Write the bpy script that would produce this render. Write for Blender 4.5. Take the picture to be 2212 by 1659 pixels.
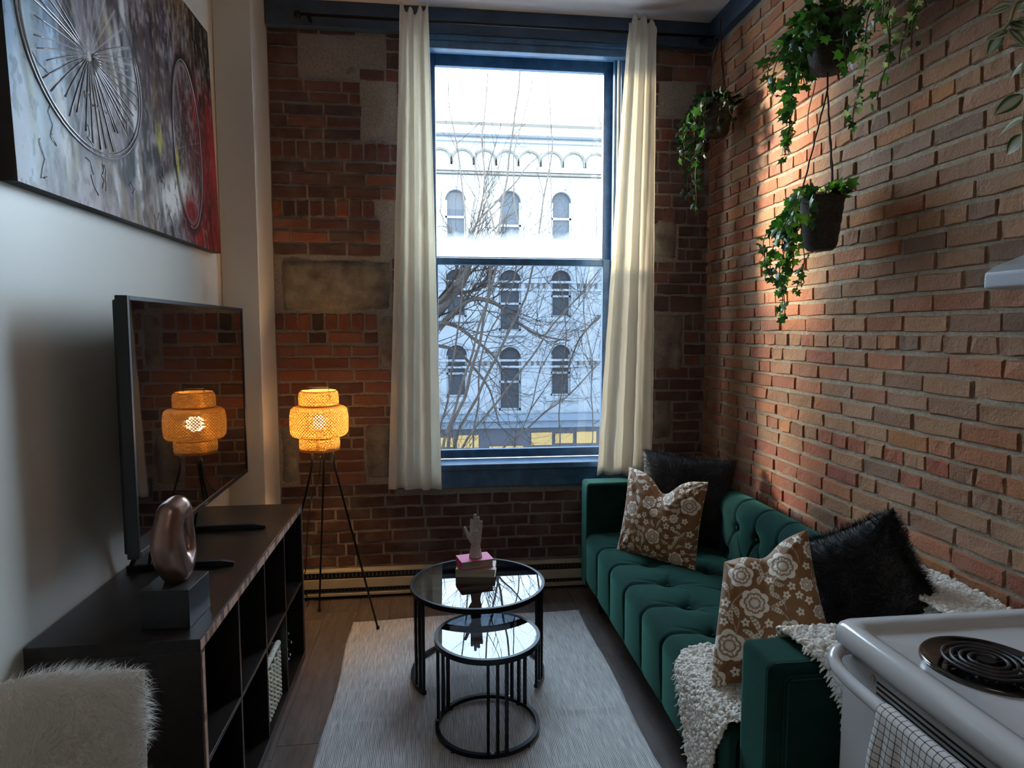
import bpy, bmesh, math, random
import numpy as np
from mathutils import Vector, Matrix, noise as mn
R = math.radians
sc = bpy.context.scene
col = sc.collection
for o in list(bpy.data.objects): bpy.data.objects.remove(o)

# ------------------------------------------------------------ camera, world, sun, exposure
F_PX, W_PX, H_CAM = 1420.0, 2212.0, 1.62
PSI, TH = R(6.9), R(4.75)
FW = Vector((math.sin(PSI)*math.cos(TH), math.cos(PSI)*math.cos(TH), -math.sin(TH)))
RT = Vector((math.cos(PSI), -math.sin(PSI), 0))
UP = RT.cross(FW)
CAM = Vector((0, 0, H_CAM))
cd = bpy.data.cameras.new('camera'); cam = bpy.data.objects.new('camera', cd); col.objects.link(cam)
cam.matrix_world = Matrix(((RT.x, UP.x, -FW.x, 0), (RT.y, UP.y, -FW.y, 0), (RT.z, UP.z, -FW.z, H_CAM), (0, 0, 0, 1)))
cd.sensor_width = 36; cd.lens = F_PX/W_PX*36; cd.clip_start = .05; cd.clip_end = 400
sc.camera = cam

world = bpy.data.worlds.new('sky'); sc.world = world; world.use_nodes = True
wb = world.node_tree.nodes['Background']
wb.inputs[0].default_value = (.68, .845, 1.0, 1); wb.inputs[1].default_value = 23.0

sd = bpy.data.lights.new('sun', 'SUN'); sd.energy = 15; sd.angle = R(8.0); sd.color = (1, .86, .66)
sun = bpy.data.objects.new('sun', sd); col.objects.link(sun)
sun.location = (-12, 14, 8)
el = R(13)
sun.rotation_euler = Vector((1.2/1.562*math.cos(el), -1/1.562*math.cos(el), -math.sin(el))).to_track_quat('-Z', 'Y').to_euler()

ad = bpy.data.lights.new('rear_fill', 'AREA'); ad.energy = 9; ad.size = 1.2; ad.color = (1, .93, .84)  # unseen area lamp added behind the camera as soft fill
al = bpy.data.objects.new('rear_fill', ad); col.objects.link(al); al.location = (.2, -1.0, 3.40)

sc.view_settings.view_transform = 'Standard'; sc.view_settings.look = 'None'
sc.view_settings.exposure = 0.28; sc.view_settings.gamma = 1; sc.view_settings.use_curve_mapping = False

def P(u, v, x=None, y=None, z=None):
    """the point of a real plane (x=, y= or z=) seen at a place of the photograph"""
    d = FW + (u-1106)/F_PX*RT - (v-829.5)/F_PX*UP
    t = (x-CAM.x)/d.x if x is not None else (y-CAM.y)/d.y if y is not None else (z-CAM.z)/d.z
    return CAM + d*t
def proj(p):
    q = Vector(p)-CAM; z = q.dot(FW)
    if z <= .01: return None
    return 1106+F_PX*q.dot(RT)/z, 829.5-F_PX*q.dot(UP)/z, z

# ------------------------------------------------------------ mesh builder and object helpers
class MB:
    def __init__(s): s.v = []; s.f = []; s.c = []
    def add(s, vs, fs, c=None):
        b = len(s.v); s.v += [tuple(p) for p in vs]; s.f += [tuple(i+b for i in f) for f in fs]
        if c is not None: s.c += [c]*len(fs)
        return s
    def box(s, x0, x1, y0, y1, z0, z1, c=None):
        return s.add([(x0,y0,z0),(x1,y0,z0),(x1,y1,z0),(x0,y1,z0),(x0,y0,z1),(x1,y0,z1),(x1,y1,z1),(x0,y1,z1)],
              [(3,2,1,0),(4,5,6,7),(0,1,5,4),(1,2,6,5),(2,3,7,6),(3,0,4,7)], c)
    def tube(s, pts, r, n=8, cap=True, c=None, up=None):
        pts = [Vector(p) for p in pts]; m = len(pts)
        rs = list(r) if isinstance(r, (list, tuple)) else [r]*m
        t0 = (pts[1]-pts[0]).normalized()
        a = Vector(up) if up else (Vector((0,0,1)) if abs(t0.z) < .9 else Vector((1,0,0)))
        a = (a - t0*a.dot(t0)).normalized()
        vs = []
        for i in range(m):
            t = (pts[min(i+1,m-1)]-pts[max(i-1,0)])
            t = t.normalized() if t.length > 1e-9 else t0
            a = a - t*a.dot(t)
            a = a.normalized() if a.length > 1e-6 else Vector((1,0,0))
            b = t.cross(a)
            for k in range(n):
                w = 2*math.pi*(k+.5)/n
                vs.append(pts[i] + (a*math.cos(w)+b*math.sin(w))*rs[i])
        fs = [(i*n+k, i*n+(k+1) % n, (i+1)*n+(k+1) % n, (i+1)*n+k) for i in range(m-1) for k in range(n)]
        if cap: fs += [tuple(range(n-1,-1,-1)), tuple((m-1)*n+k for k in range(n))]
        return s.add(vs, fs, c)
    def lathe(s, prof, cx, cy, n=32, a0=0, a1=2*math.pi, closed=False, c=None):
        full = abs(a1-a0-2*math.pi) < 1e-6; m = len(prof); k = n if full else n+1
        vs = [(cx+r*math.cos(a0+(a1-a0)*j/n), cy+r*math.sin(a0+(a1-a0)*j/n), z) for j in range(k) for r, z in prof]
        fs = []
        for j in range(n):
            j2 = (j+1) % k
            for i in range(m if closed else m-1):
                i2 = (i+1) % m
                fs.append((j*m+i, j2*m+i, j2*m+i2, j*m+i2))
        if closed and not full: fs += [tuple(range(m)), tuple((k-1)*m+i for i in range(m-1,-1,-1))]
        return s.add(vs, fs, c)
    def grid(s, A, flip=False, wrap=False):
        nu, nv = A.shape[:2]; b = len(s.v)
        s.v += [tuple(p) for p in A.reshape(-1, 3).tolist()]
        for i in range(nu-1):
            for j in range(nv if wrap else nv-1):
                j2 = (j+1) % nv
                q = (b+i*nv+j, b+(i+1)*nv+j, b+(i+1)*nv+j2, b+i*nv+j2)
                s.f.append(q[::-1] if flip else q)
        return s
    def sphere(s, c, r, n=12, m=8, c_=None):
        c = Vector(c); r = r if isinstance(r, (tuple, list)) else (r, r, r)
        vs = [(c.x+r[0]*math.sin(math.pi*i/m)*math.cos(2*math.pi*j/n), c.y+r[1]*math.sin(math.pi*i/m)*math.sin(2*math.pi*j/n), c.z+r[2]*math.cos(math.pi*i/m)) for i in range(m+1) for j in range(n)]
        fs = [(i*n+j, (i+1)*n+j, (i+1)*n+(j+1) % n, i*n+(j+1) % n) for i in range(m) for j in range(n)]
        return s.add(vs, fs, c_)
    def mesh(s, name, smooth=False, vcol=None):
        me = bpy.data.meshes.new(name); me.from_pydata(s.v, [], s.f)
        if s.c and len(s.c) == len(s.f):
            at = me.color_attributes.new('Col', 'FLOAT_COLOR', 'CORNER')
            arr = np.repeat(np.array([tuple(c)+(1,) for c in s.c]), [len(f) for f in s.f], axis=0)
            at.data.foreach_set('color', arr.ravel().astype(np.float32))
        if vcol is not None:
            at = me.color_attributes.new('Col', 'FLOAT_COLOR', 'POINT')
            a4 = np.ones((len(s.v), 4), np.float32); a4[:, :3] = vcol
            at.data.foreach_set('color', a4.ravel())
        if smooth: me.polygons.foreach_set('use_smooth', [True]*len(me.polygons))
        me.update(); return me

def link(name, me, mat, parent=None, label=None, bevel=0, seg=2, kind=None):
    o = bpy.data.objects.new(name, me); col.objects.link(o)
    if mat and (not me.materials): me.materials.append(mat)
    if parent:
        o.parent = parent
        if not parent.parent: o.matrix_parent_inverse = Matrix.Translation(-parent.location)
    if label: o['label'] = label
    if kind: o['kind'] = kind
    if bevel:
        b = o.modifiers.new('bevel', 'BEVEL'); b.width = bevel; b.segments = seg; b.limit_method = 'ANGLE'; b.angle_limit = R(40)
        b.harden_normals = False
    return o
def part(name, mb, mat, parent, label=None, smooth=False, bevel=0, seg=2, kind=None, vcol=None):
    return link(name, mb.mesh(name, smooth, vcol), mat, parent, label, bevel, seg, kind)
def thing(name, label, cat, loc, group=None):
    o = bpy.data.objects.new(name, None); col.objects.link(o); o.location = loc; o.empty_display_size = .05
    o['label'] = label; o['category'] = cat
    if group: o['group'] = group
    return o
def tag(o, label, cat, group=None):
    o['label'] = label; o['category'] = cat
    if group: o['group'] = group
    return o
def struct(name, mb, mat, bevel=0, label=None, smooth=False):
    return part(name, mb, mat, None, label, smooth, bevel, kind='structure')

# numpy value noise
def vnoise(x, y, seed=0):
    xi = np.floor(x).astype(np.int64); yi = np.floor(y).astype(np.int64); fx = x-xi; fy = y-yi
    fx = fx*fx*(3-2*fx); fy = fy*fy*(3-2*fy)
    def h(a, b):
        n = (a*374761393 + b*668265263 + seed*2147483647) & 0xffffffff
        n = ((n ^ (n >> 13))*1274126177) & 0xffffffff
        return ((n ^ (n >> 16)) & 0xffff)/65535.0
    return (h(xi,yi)*(1-fx)+h(xi+1,yi)*fx)*(1-fy)+(h(xi,yi+1)*(1-fx)+h(xi+1,yi+1)*fx)*fy
def fbm(x, y, seed=0, oct=4):
    s = 0; a = .5
    for k in range(oct): s = s+a*vnoise(x*2**k, y*2**k, seed+k); a *= .5
    return s/(1-.5**oct)
def sstep(a, b, x):
    t = np.clip((x-a)/(b-a), 0, 1); return t*t*(3-2*t)

# ------------------------------------------------------------ materials
class Mat:
    def __init__(s, name):
        s.m = bpy.data.materials.new(name); s.m.use_nodes = True; s.nt = s.m.node_tree
        s.b = s.nt.nodes['Principled BSDF']; s.out = s.nt.nodes['Material Output']
    def n(s, t, **kw):
        nd = s.nt.nodes.new('ShaderNode'+t)
        for k, v in kw.items():
            if hasattr(nd, k): setattr(nd, k, v)
            else: s.set(nd, k.replace('_', ' '), v)
        return nd
    def set(s, nd, k, v):
        i = nd.inputs[k]
        if isinstance(v, bpy.types.NodeSocket): s.nt.links.new(v, i)
        else: i.default_value = (tuple(v)+(1,) if hasattr(v, '__len__') and len(v) == 3 and i.type == 'RGBA' else v)
    def p(s, **kw):
        for k, v in kw.items(): s.set(s.b, k.replace('_', ' '), v)
        return s
    def coord(s, kind='Object', scale=(1,1,1)):
        tc = s.n('TexCoord'); mp = s.n('Mapping'); s.nt.links.new(tc.outputs[kind], mp.inputs[0]); mp.inputs['Scale'].default_value = scale
        return mp.outputs[0]
    def world(s, scale=(1,1,1)):
        g = s.n('NewGeometry'); mp = s.n('Mapping'); s.nt.links.new(g.outputs['Position'], mp.inputs[0]); mp.inputs['Scale'].default_value = scale
        return mp.outputs[0]
    def noise(s, vec, scale, detail=4, rough=.55):
        n = s.n('TexNoise', Scale=scale, Detail=detail, Roughness=rough); s.nt.links.new(vec, n.inputs['Vector']); return n.outputs['Fac']
    def ramp(s, fac, stops):
        r = s.n('ValToRGB'); s.nt.links.new(fac, r.inputs[0]); e = r.color_ramp.elements
        while len(e) < len(stops): e.new(.5)
        for i, (p_, c) in enumerate(stops): e[i].position = p_; e[i].color = tuple(c)+(1,) if hasattr(c, '__len__') else (c, c, c, 1)
        return r.outputs[0]
    def mix(s, fac, a, b, mode='MIX'):
        m = s.n('MixRGB', blend_type=mode)
        for k, v in ((0, fac), (1, a), (2, b)):
            if isinstance(v, bpy.types.NodeSocket): s.nt.links.new(v, m.inputs[k])
            else: m.inputs[k].default_value = tuple(v)+(1,) if hasattr(v, '__len__') else v
        return m.outputs[0]
    def math(s, op, a, b=0):
        m = s.n('Math', operation=op)
        for k, v in ((0, a), (1, b)):
            if isinstance(v, bpy.types.NodeSocket): s.nt.links.new(v, m.inputs[k])
            else: m.inputs[k].default_value = v
        return m.outputs[0]
    def bump(s, h, strength=.3, dist=.01, normal=None):
        b = s.n('Bump', Strength=strength, Distance=dist); s.nt.links.new(h, b.inputs['Height'])
        s.nt.links.new(b.outputs[0], s.b.inputs['Normal']); return s
def simple(name, c, rough=.5, metal=0, nscale=0, var=.15, bump=0, bdist=.003, **kw):
    m = Mat(name); m.p(Base_Color=c, Roughness=rough, Metallic=metal, **kw)
    if nscale:
        f = m.noise(m.world(), nscale)
        m.p(Base_Color=m.ramp(f, [(.3, [x*(1-var) for x in c]), (.7, [min(1, x*(1+var)) for x in c])]))
        if bump: m.bump(f, bump, bdist)
    return m.m

def brick_mat(name, src):
    m = Mat(name); w = m.world()
    if src == 'obj': base = m.n('ObjectInfo').outputs['Color']
    else: base = m.n('VertexColor', layer_name='Col').outputs['Color']
    n1 = m.noise(w, 22, 5, .65); n2 = m.noise(w, 110, 3, .6); n3 = m.noise(w, 5, 3)
    c = m.mix(m.math('MULTIPLY', n1, .45), base, m.mix(1, base, (.55, .5, .48), 'MULTIPLY'))
    spk = m.ramp(n2, [(.70, 0.0), (.76, 1.0)])
    c = m.mix(m.math('MULTIPLY', spk, .25), c, (.42, .36, .30))
    dark = m.ramp(m.noise(w, 60, 2), [(.24, 1.0), (.30, 0.0)])
    c = m.mix(m.math('MULTIPLY', dark, .4), c, (.03, .02, .016))
    c = m.mix(m.math('MULTIPLY', m.ramp(n3, [(.45, 0.0), (.7, 1.0)]), .22), c, (.30, .25, .20))
    m.p(Base_Color=c, Roughness=.85, Specular_IOR_Level=.25)
    h = m.math('ADD', m.math('MULTIPLY', n1, .8), m.math('MULTIPLY', n2, .5))
    m.bump(m.math('ADD', h, m.math('MULTIPLY', m.noise(w, 45, 4, .7), .6)), .9, .008); return m.m
BRO, BRA = brick_mat('brick_faces', 'obj'), brick_mat('brick_faces_far', 'attr')
def mortar(name, c):
    m = Mat(name); w = m.world(); n1 = m.noise(w, 70, 5, .7); n2 = m.noise(w, 6, 3)
    k = m.ramp(n1, [(.3, [x*.65 for x in c]), (.7, [x*1.2 for x in c])])
    k = m.mix(n2, k, m.mix(1, k, (.7, .68, .66), 'MULTIPLY'))
    m.p(Base_Color=k, Roughness=.95, Specular_IOR_Level=.1); m.bump(m.math('ADD', n1, m.noise(w, 25)), .9, .006); return m.m
M_MORT_B = mortar('old_mortar', (.34, .30, .27)); M_MORT_R = mortar('lime_mortar', (.40, .33, .24))
def stone_mat():
    m = Mat('rough_stone'); w = m.world(); n1 = m.noise(w, 9, 6, .65); n2 = m.noise(w, 60, 4, .7)
    c = m.ramp(n1, [(.3, (.10, .085, .07)), (.5, (.19, .165, .135)), (.72, (.30, .26, .21))])
    m.p(Base_Color=c, Roughness=.95, Specular_IOR_Level=.15); m.bump(m.math('ADD', n1, m.math('MULTIPLY', n2, .4)), .8, .012); return m.m
M_STONE = stone_mat()
M_WALL = simple('wall_paint', (.70, .665, .59), .38, nscale=300, var=.03, bump=.10, bdist=.001)
M_REAR = simple('rear_paint', (.55, .53, .49), .6)
M_CEIL = simple('ceiling_paint', (.62, .58, .56), .7, nscale=2.5, var=.06)
M_NAVY = simple('navy_paint', (.034, .100, .190), .32, nscale=14, var=.35, bump=.15, Coat_Weight=.25, Coat_Roughness=.25)
M_BEAM = simple('beam_paint', (.034, .062, .105), .6, nscale=8, var=.3, bump=.2)
M_BLKMETAL = simple('black_metal', (.012, .013, .016), .38, .6)
M_BLK = simple('matte_black', (.010, .010, .011), .55)
M_TVBEZEL = simple('tv_bezel', (.006, .006, .007), .32)
M_WHITE = simple('white_enamel', (.62, .64, .66), .18, nscale=3, var=.03, Coat_Weight=.5, Coat_Roughness=.08)
M_CREAM = simple('heater_enamel', (.46, .40, .31), .42, nscale=12, var=.10)
M_DARKSLOT = simple('dark_slot', (.015, .014, .013), .7)
M_HOOD = simple('hood_metal', (.45, .49, .55), .35, .3)
def shelf_mat():
    m = Mat('blackbrown_laminate'); v = m.world((1, 1, 1)); n = m.noise(m.world((26, 3, 26)), 2, 5)
    m.p(Base_Color=m.ramp(n, [(.3, (.006, .0045, .0045)), (.7, (.020, .013, .010))]), Roughness=.33); m.bump(n, .12, .001); return m.m
M_SHELF = shelf_mat()
def velvet():
    m = Mat('green_velvet'); n = m.noise(m.world(), 9, 3); n2 = m.noise(m.world(), 900, 2)
    m.p(Base_Color=m.ramp(n, [(.3, (.0035, .019, .0165)), (.7, (.006, .032, .026))]), Roughness=.85, Specular_IOR_Level=.08)
    m.p(Sheen_Weight=.8, Sheen_Roughness=.42, Sheen_Tint=(.10, .30, .23)); m.bump(n2, .12, .0008); return m.m
M_VELVET = velvet()
def curtain_mat():
    m = Mat('cream_cotton'); n = m.noise(m.world((900, 900, 500)), 1, 2)
    nt = m.nt; d = m.b; m.p(Base_Color=(.86, .83, .77), Roughness=.9, Specular_IOR_Level=.1); m.bump(n, .1, .0005)
    t = m.n('BsdfTranslucent', Color=(.86, .80, .68)); x = m.n('MixShader', Fac=.42)
    nt.links.new(d.outputs[0], x.inputs[1]); nt.links.new(t.outputs[0], x.inputs[2]); nt.links.new(x.outputs[0], m.out.inputs[0]); return m.m
M_CURTAIN = curtain_mat()
def glass_mat(name, tint, haze=0.0, hz=None, ior=1.5, rough=0.0, gl=1.0):
    m = Mat(name); nt = m.nt; nt.nodes.remove(m.b)
    tr = m.n('BsdfTransparent', Color=tint); g = m.n('BsdfGlossy', Roughness=rough, Color=(gl, gl, gl)); fr = m.n('Fresnel', IOR=ior); x = m.n('MixShader')
    gm = m.n('NewGeometry'); fac = m.math('MULTIPLY', fr.outputs[0], m.math('SUBTRACT', 1.0, gm.outputs['Backfacing']))
    nt.links.new(fac, x.inputs[0]); nt.links.new(tr.outputs[0], x.inputs[1]); nt.links.new(g.outputs[0], x.inputs[2]); last = x.outputs[0]
    if haze:
        df = m.n('BsdfTranslucent', Color=(.8, .88, .95)); y = m.n('MixShader'); w = m.world()
        sep = m.n('SeparateXYZ'); nt.links.new(w, sep.inputs[0])
        band = m.ramp(m.math('ADD', m.math('MULTIPLY', m.noise(m.world((3, 3, 2)), 4, 4), .10), m.math('SUBTRACT', sep.outputs['Z'], hz)), [(.10, haze), (.26, 0.0)])
        nt.links.new(band, y.inputs[0]); nt.links.new(last, y.inputs[1]); nt.links.new(df.outputs[0], y.inputs[2]); last = y.outputs[0]
    nt.links.new(last, m.out.inputs[0]); return m.m
M_PANE_UP = glass_mat('upper_pane_glass', (.91, .93, .94), .12, 2.03)
M_PANE_LO = glass_mat('screened_pane_glass', (.47, .495, .525))
M_TABLEGLASS = glass_mat('smoked_table_glass', (.34, .38, .42), ior=2.15)
def floor_mat():
    m = Mat('grey_oak_plank'); oi = m.n('ObjectInfo'); w = m.world((9, 1.0, 9))
    mp = m.n('VectorMath', operation='ADD'); m.nt.links.new(w, mp.inputs[0])
    cx = m.n('CombineXYZ'); k = m.math('MULTIPLY', oi.outputs['Random'], 40); m.nt.links.new(k, cx.inputs[0]); m.nt.links.new(k, cx.inputs[1]); m.nt.links.new(cx.outputs[0], mp.inputs[1])
    g = m.noise(mp.outputs[0], 3.2, 6, .6); g2 = m.noise(mp.outputs[0], 14, 3)
    c = m.ramp(g, [(.28, (.085, .068, .062)), (.5, (.155, .126, .116)), (.72, (.24, .198, .18))])
    c = m.mix(.3, c, m.ramp(g2, [(.4, (.05, .04, .036)), (.6, (.15, .12, .105))]))
    c = m.mix(m.math('MULTIPLY', oi.outputs['Random'], .35), c, (.06, .045, .04))
    m.p(Base_Color=c, Roughness=.34); m.bump(g2, .1, .001); return m.m
M_FLOOR = floor_mat()
M_SUB = simple('floor_joint', (.02, .016, .014), .8)
def rug_mat():
    m = Mat('striped_flatweave'); w = m.world(); sx = m.n('SeparateXYZ'); m.nt.links.new(w, sx.inputs[0])
    wob = m.math('MULTIPLY', m.noise(w, 30, 2), .002)
    a = m.math('SINE', m.math('MULTIPLY', m.math('ADD', sx.outputs[0], wob), 2*math.pi/.0066)); b = m.math('SINE', m.math('MULTIPLY', sx.outputs[1], 2*math.pi/.006))
    thr = m.noise(m.world((60, 3, 1)), 3, 3)
    st = m.ramp(m.math('ADD', m.math('MULTIPLY', a, .25), m.math('ADD', m.math('MULTIPLY', b, .06), m.math('MULTIPLY', thr, .9))), [(.24, (.20, .20, .205)), (.54, (.66, .65, .63))])
    m.p(Base_Color=st, Roughness=.95, Specular_IOR_Level=.05); m.bump(m.math('ADD', a, b), .25, .0012); return m.m
M_RUG = rug_mat()
def attr_mat(name, rough=.7, nb=0, **kw):
    m = Mat(name); m.p(Base_Color=m.n('VertexColor', layer_name='Col').outputs['Color'], Roughness=rough, **kw)
    if nb: m.bump(m.noise(m.world(), nb, 3), .3, .002)
    return m.m
M_PRINT = attr_mat('floral_print_cotton', .6, 250, Sheen_Weight=.3, Sheen_Roughness=.4)
M_PAINT = attr_mat('canvas_paint', .40, 45, Specular_IOR_Level=.22)
M_GEL = simple('clear_gel_relief', (.46, .47, .50), .22, Coat_Weight=1.0, Coat_Roughness=.05)
def leaf_mat(name):
    m = Mat(name); c = m.n('ObjectInfo').outputs['Color']; m.p(Base_Color=c, Roughness=.42)
    t = m.n('BsdfTranslucent'); m.nt.links.new(m.mix(1, c, (1.9, 2.0, .8), 'MULTIPLY'), t.inputs[0]); x = m.n('MixShader', Fac=.35)
    m.nt.links.new(m.b.outputs[0], x.inputs[1]); m.nt.links.new(t.outputs[0], x.inputs[2]); m.nt.links.new(x.outputs[0], m.out.inputs[0]); return m.m
M_LEAF = leaf_mat('ivy_leaf')
M_VINE = simple('vine_stem', (.16, .10, .05), .7)
M_BASKET = simple('dark_basket', (.045, .033, .026), .85, nscale=120, var=.5, bump=.8, bdist=.006)
M_CORD = simple('brown_cord', (.05, .025, .018), .9)
M_RATTAN = None
def rattan():
    m = Mat('amber_rattan'); m.p(Base_Color=(.70, .42, .12), Roughness=.6)
    t = m.n('BsdfTranslucent', Color=(.90, .50, .12)); x = m.n('MixShader', Fac=.22)
    m.nt.links.new(m.b.outputs[0], x.inputs[1]); m.nt.links.new(t.outputs[0], x.inputs[2]); m.nt.links.new(x.outputs[0], m.out.inputs[0]); return m.m
M_RATTAN = rattan()
def emis(name, c, s):
    m = Mat(name); m.p(Base_Color=(0, 0, 0), Emission_Color=c, Emission_Strength=s); return m.m
M_BULB = emis('lit_bulb', (1, .80, .45), 22)
M_BARK = simple('grey_bark', (.040, .033, .028), .95, nscale=30, var=.4, Specular_IOR_Level=.03)
M_TWIG = simple('twig_bark', (.022, .018, .015), .95, Specular_IOR_Level=.02)
M_BOUCLE = simple('cream_boucle', (.78, .75, .69), .95, nscale=160, var=.12, Sheen_Weight=.4)
M_WFUR = None
def wfur():
    m = Mat('white_faux_fur'); m.p(Base_Color=(.86, .86, .84), Roughness=.7, Specular_IOR_Level=.3)
    t = m.n('BsdfTranslucent', Color=(.86, .86, .84)); x = m.n('MixShader', Fac=.45)
    m.nt.links.new(m.b.outputs[0], x.inputs[1]); m.nt.links.new(t.outputs[0], x.inputs[2]); m.nt.links.new(x.outputs[0], m.out.inputs[0]); return m.m
M_WFUR = wfur()
M_WFURB = simple('white_fur_backing', (.66, .65, .61), .9)
M_BFUR = simple('black_faux_fur', (.006, .0065, .008), .55, Specular_IOR_Level=.35)
M_BRONZE = simple('brushed_bronze', (.30, .19, .15), .30, .85, nscale=6, var=.15)
M_SPECK = None
def speck():
    m = Mat('speckled_ceramic'); w = m.world(); n = m.noise(w, 170, 1)
    m.p(Base_Color=m.mix(m.ramp(n, [(.66, 0.0), (.69, 1.0)]), (.50, .47, .42), (.08, .07, .06)), Roughness=.5); return m.m
M_SPECK = speck()

# ============================================================ THE SETTING
XL, XR, YB, YR, ZC = -1.10, 1.72, 4.0, -2.3, 3.46
rng = random.Random(7)
# floor: sub-floor slab and single planks
floor = struct('floor', MB().box(XL-.1, XR+.1, YR-.1, YB+.3, -.12, -.004), M_SUB)
PW = .180
k = 0; plank_meshes = {}
xs = XL - .06
while xs < XR:
    x0, x1 = max(XL+.001, xs), min(XR-.001, xs+PW)
    y = YR + .001 - rng.uniform(0, 1.1)
    while y < YB:
        y0, y1 = max(YR+.001, y), min(YB-.001, y+1.22)
        if y1-y0 > .02 and x1-x0 > .02:
            o = part('floor_plank', MB().box(x0+.0009, x1-.0009, y0+.0009, y1-.0009, -.010, -rng.uniform(0, .0006)), M_FLOOR, floor, bevel=.0012, seg=1)
        y += 1.22
    xs += PW
ceiling = struct('ceiling', MB().box(XL-.1, XR+.1, YR-.1, YB+.3, ZC, ZC+.12), M_CEIL)
struct('wall_rear', MB().box(XL-.1, XR+.1, YR-.12, YR, 0, ZC), M_REAR)
wl = struct('wall_left', MB().box(XL-.12, XL, YR, YB, 0, ZC), M_WALL)
part('pilaster', MB().box(XL+.001, -.91, 3.655, YB-.001, .001, ZC-.001), M_WALL, wl, bevel=.004)
wr = struct('wall_right', MB().box(XR+.001, XR+.25, YR, YB+.3, 0, ZC), M_MORT_R)
OX0, OX1, OZ0, OZ1 = -.07, 1.19, .78, 3.33
m = MB()
m.box(XL-.12, OX0, YB+.001, YB+.35, 0, ZC).box(OX1, XR+.001, YB+.001, YB+.35, 0, ZC).box(OX0, OX1, YB+.001, YB+.35, 0, OZ0).box(OX0, OX1, YB+.001, YB+.35, OZ1, ZC)
wbk = struct('wall_back', m, M_MORT_B)

# unit bricks (shared mesh data): a along, b up, c into the wall; front at c=0
def unit_brick(seed):
    r = random.Random(seed); cols = [-.5, -.18, .2, .5]; vs = []
    for i, a in enumerate(cols):
        e = .012 if i in (0, 3) else 0
        sa = (1 if i == 0 else -1) if i in (0, 3) else 0
        j = lambda s=.03: r.uniform(-s, s)
        t, b = .5+j(), -.5+j()
        vs += [(a, t, 1), (a+j(.006), t, .5+j(.2)), (a+sa*e, t-.07-abs(j(.06)), j(.12)), (a+sa*e, b+.07+abs(j(.06)), j(.12)), (a+j(.006), b, .5+j(.2)), (a, b, 1)]
    fs = [(i*6+k, i*6+k+1, (i+1)*6+k+1, (i+1)*6+k) for i in range(3) for k in range(5)]
    fs += [(0, 5, 4, 1), (1, 4, 3, 2), (18, 19, 22, 23), (19, 20, 21, 22)]
    return vs, fs
UB = [unit_brick(s) for s in range(9)]
UBM = []
for vs, fs in UB:
    mm = MB().add(vs, fs).mesh('brick'); mm.materials.append(BRO); UBM.append(mm)

def lay(parent, bricks, limit=296):
    """bricks: (center, a axis, b axis, c axis, length, height, depth, colour)"""
    sc_ = []
    for q in bricks:
        c, a, b, n, l, h = q[:6]
        ps = [proj(c+a*l/2*s+b*h/2*t) for s in (-1, 1) for t in (-1, 1)]
        if any(p is None for p in ps): sc_.append((0, q)); continue
        u = [p[0] for p in ps]; v = [p[1] for p in ps]
        cx, cy = sum(u)/4, sum(v)/4
        vis = 0 < cx < 2212 and 0 < cy < 1659
        sc_.append(((abs(u[2]-u[0])+1)*(abs(v[1]-v[0])+1)*q[8] if vis else 0, q))
    sc_.sort(key=lambda t: -t[0])
    far = MB()
    for i, (s, q) in enumerate(sc_):
        c, a, b, n, l, h, d, cl, w = q
        M = Matrix(((a.x*l, b.x*h, n.x*d, c.x), (a.y*l, b.y*h, n.y*d, c.y), (a.z*l, b.z*h, n.z*d, c.z), (0, 0, 0, 1)))
        if i < limit and s > 60:
            o = bpy.data.objects.new('brick', rng.choice(UBM)); col.objects.link(o); o.parent = parent
            o.matrix_basis = M; o.color = tuple(cl)+(1,)
        else:
            vs, fs = rng.choice(UB); far.add([M @ Vector(v) for v in vs], fs, cl)
    if far.v: part('brick_field', far, BRA, parent, kind='stuff')

def zb(v, u=760): return P(u, v, y=4.0).z
# ---- back wall courses, from the ceiling beam down
rows = [(55,78,'b'),(80,106,'b'),(109,145,'b'),(148,174,'b'),(177,200,'b'),(203,225,'b'),(228,251,'b'),(254,278,'b'),(281,304,'b'),(308,348,'s'),(352,375,'b'),
 (378,402,'b'),(405,431,'b'),(434,471,'s'),(475,498,'b'),(501,525,'b'),(528,553,'b'),(557,580,'b'),(583,606,'b'),(609,632,'b'),(635,672,'b'),(677,714,'s'),(718,742,'b'),(746,769,'b'),(772,796,'b'),
 (799,823,'b'),(826,850,'b'),(853,876,'b'),(879,901,'b'),(904,918,'b'),(922,944,'b'),(947,969,'b'),(972,994,'b'),(997,1019,'b'),(1022,1045,'b')]
y = 1048
while y < 1290: rows.append((y, y+22.5, 'b')); y += 25.2
rows = [(zb(a), zb(b), t) for a, b, t in rows]
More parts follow.
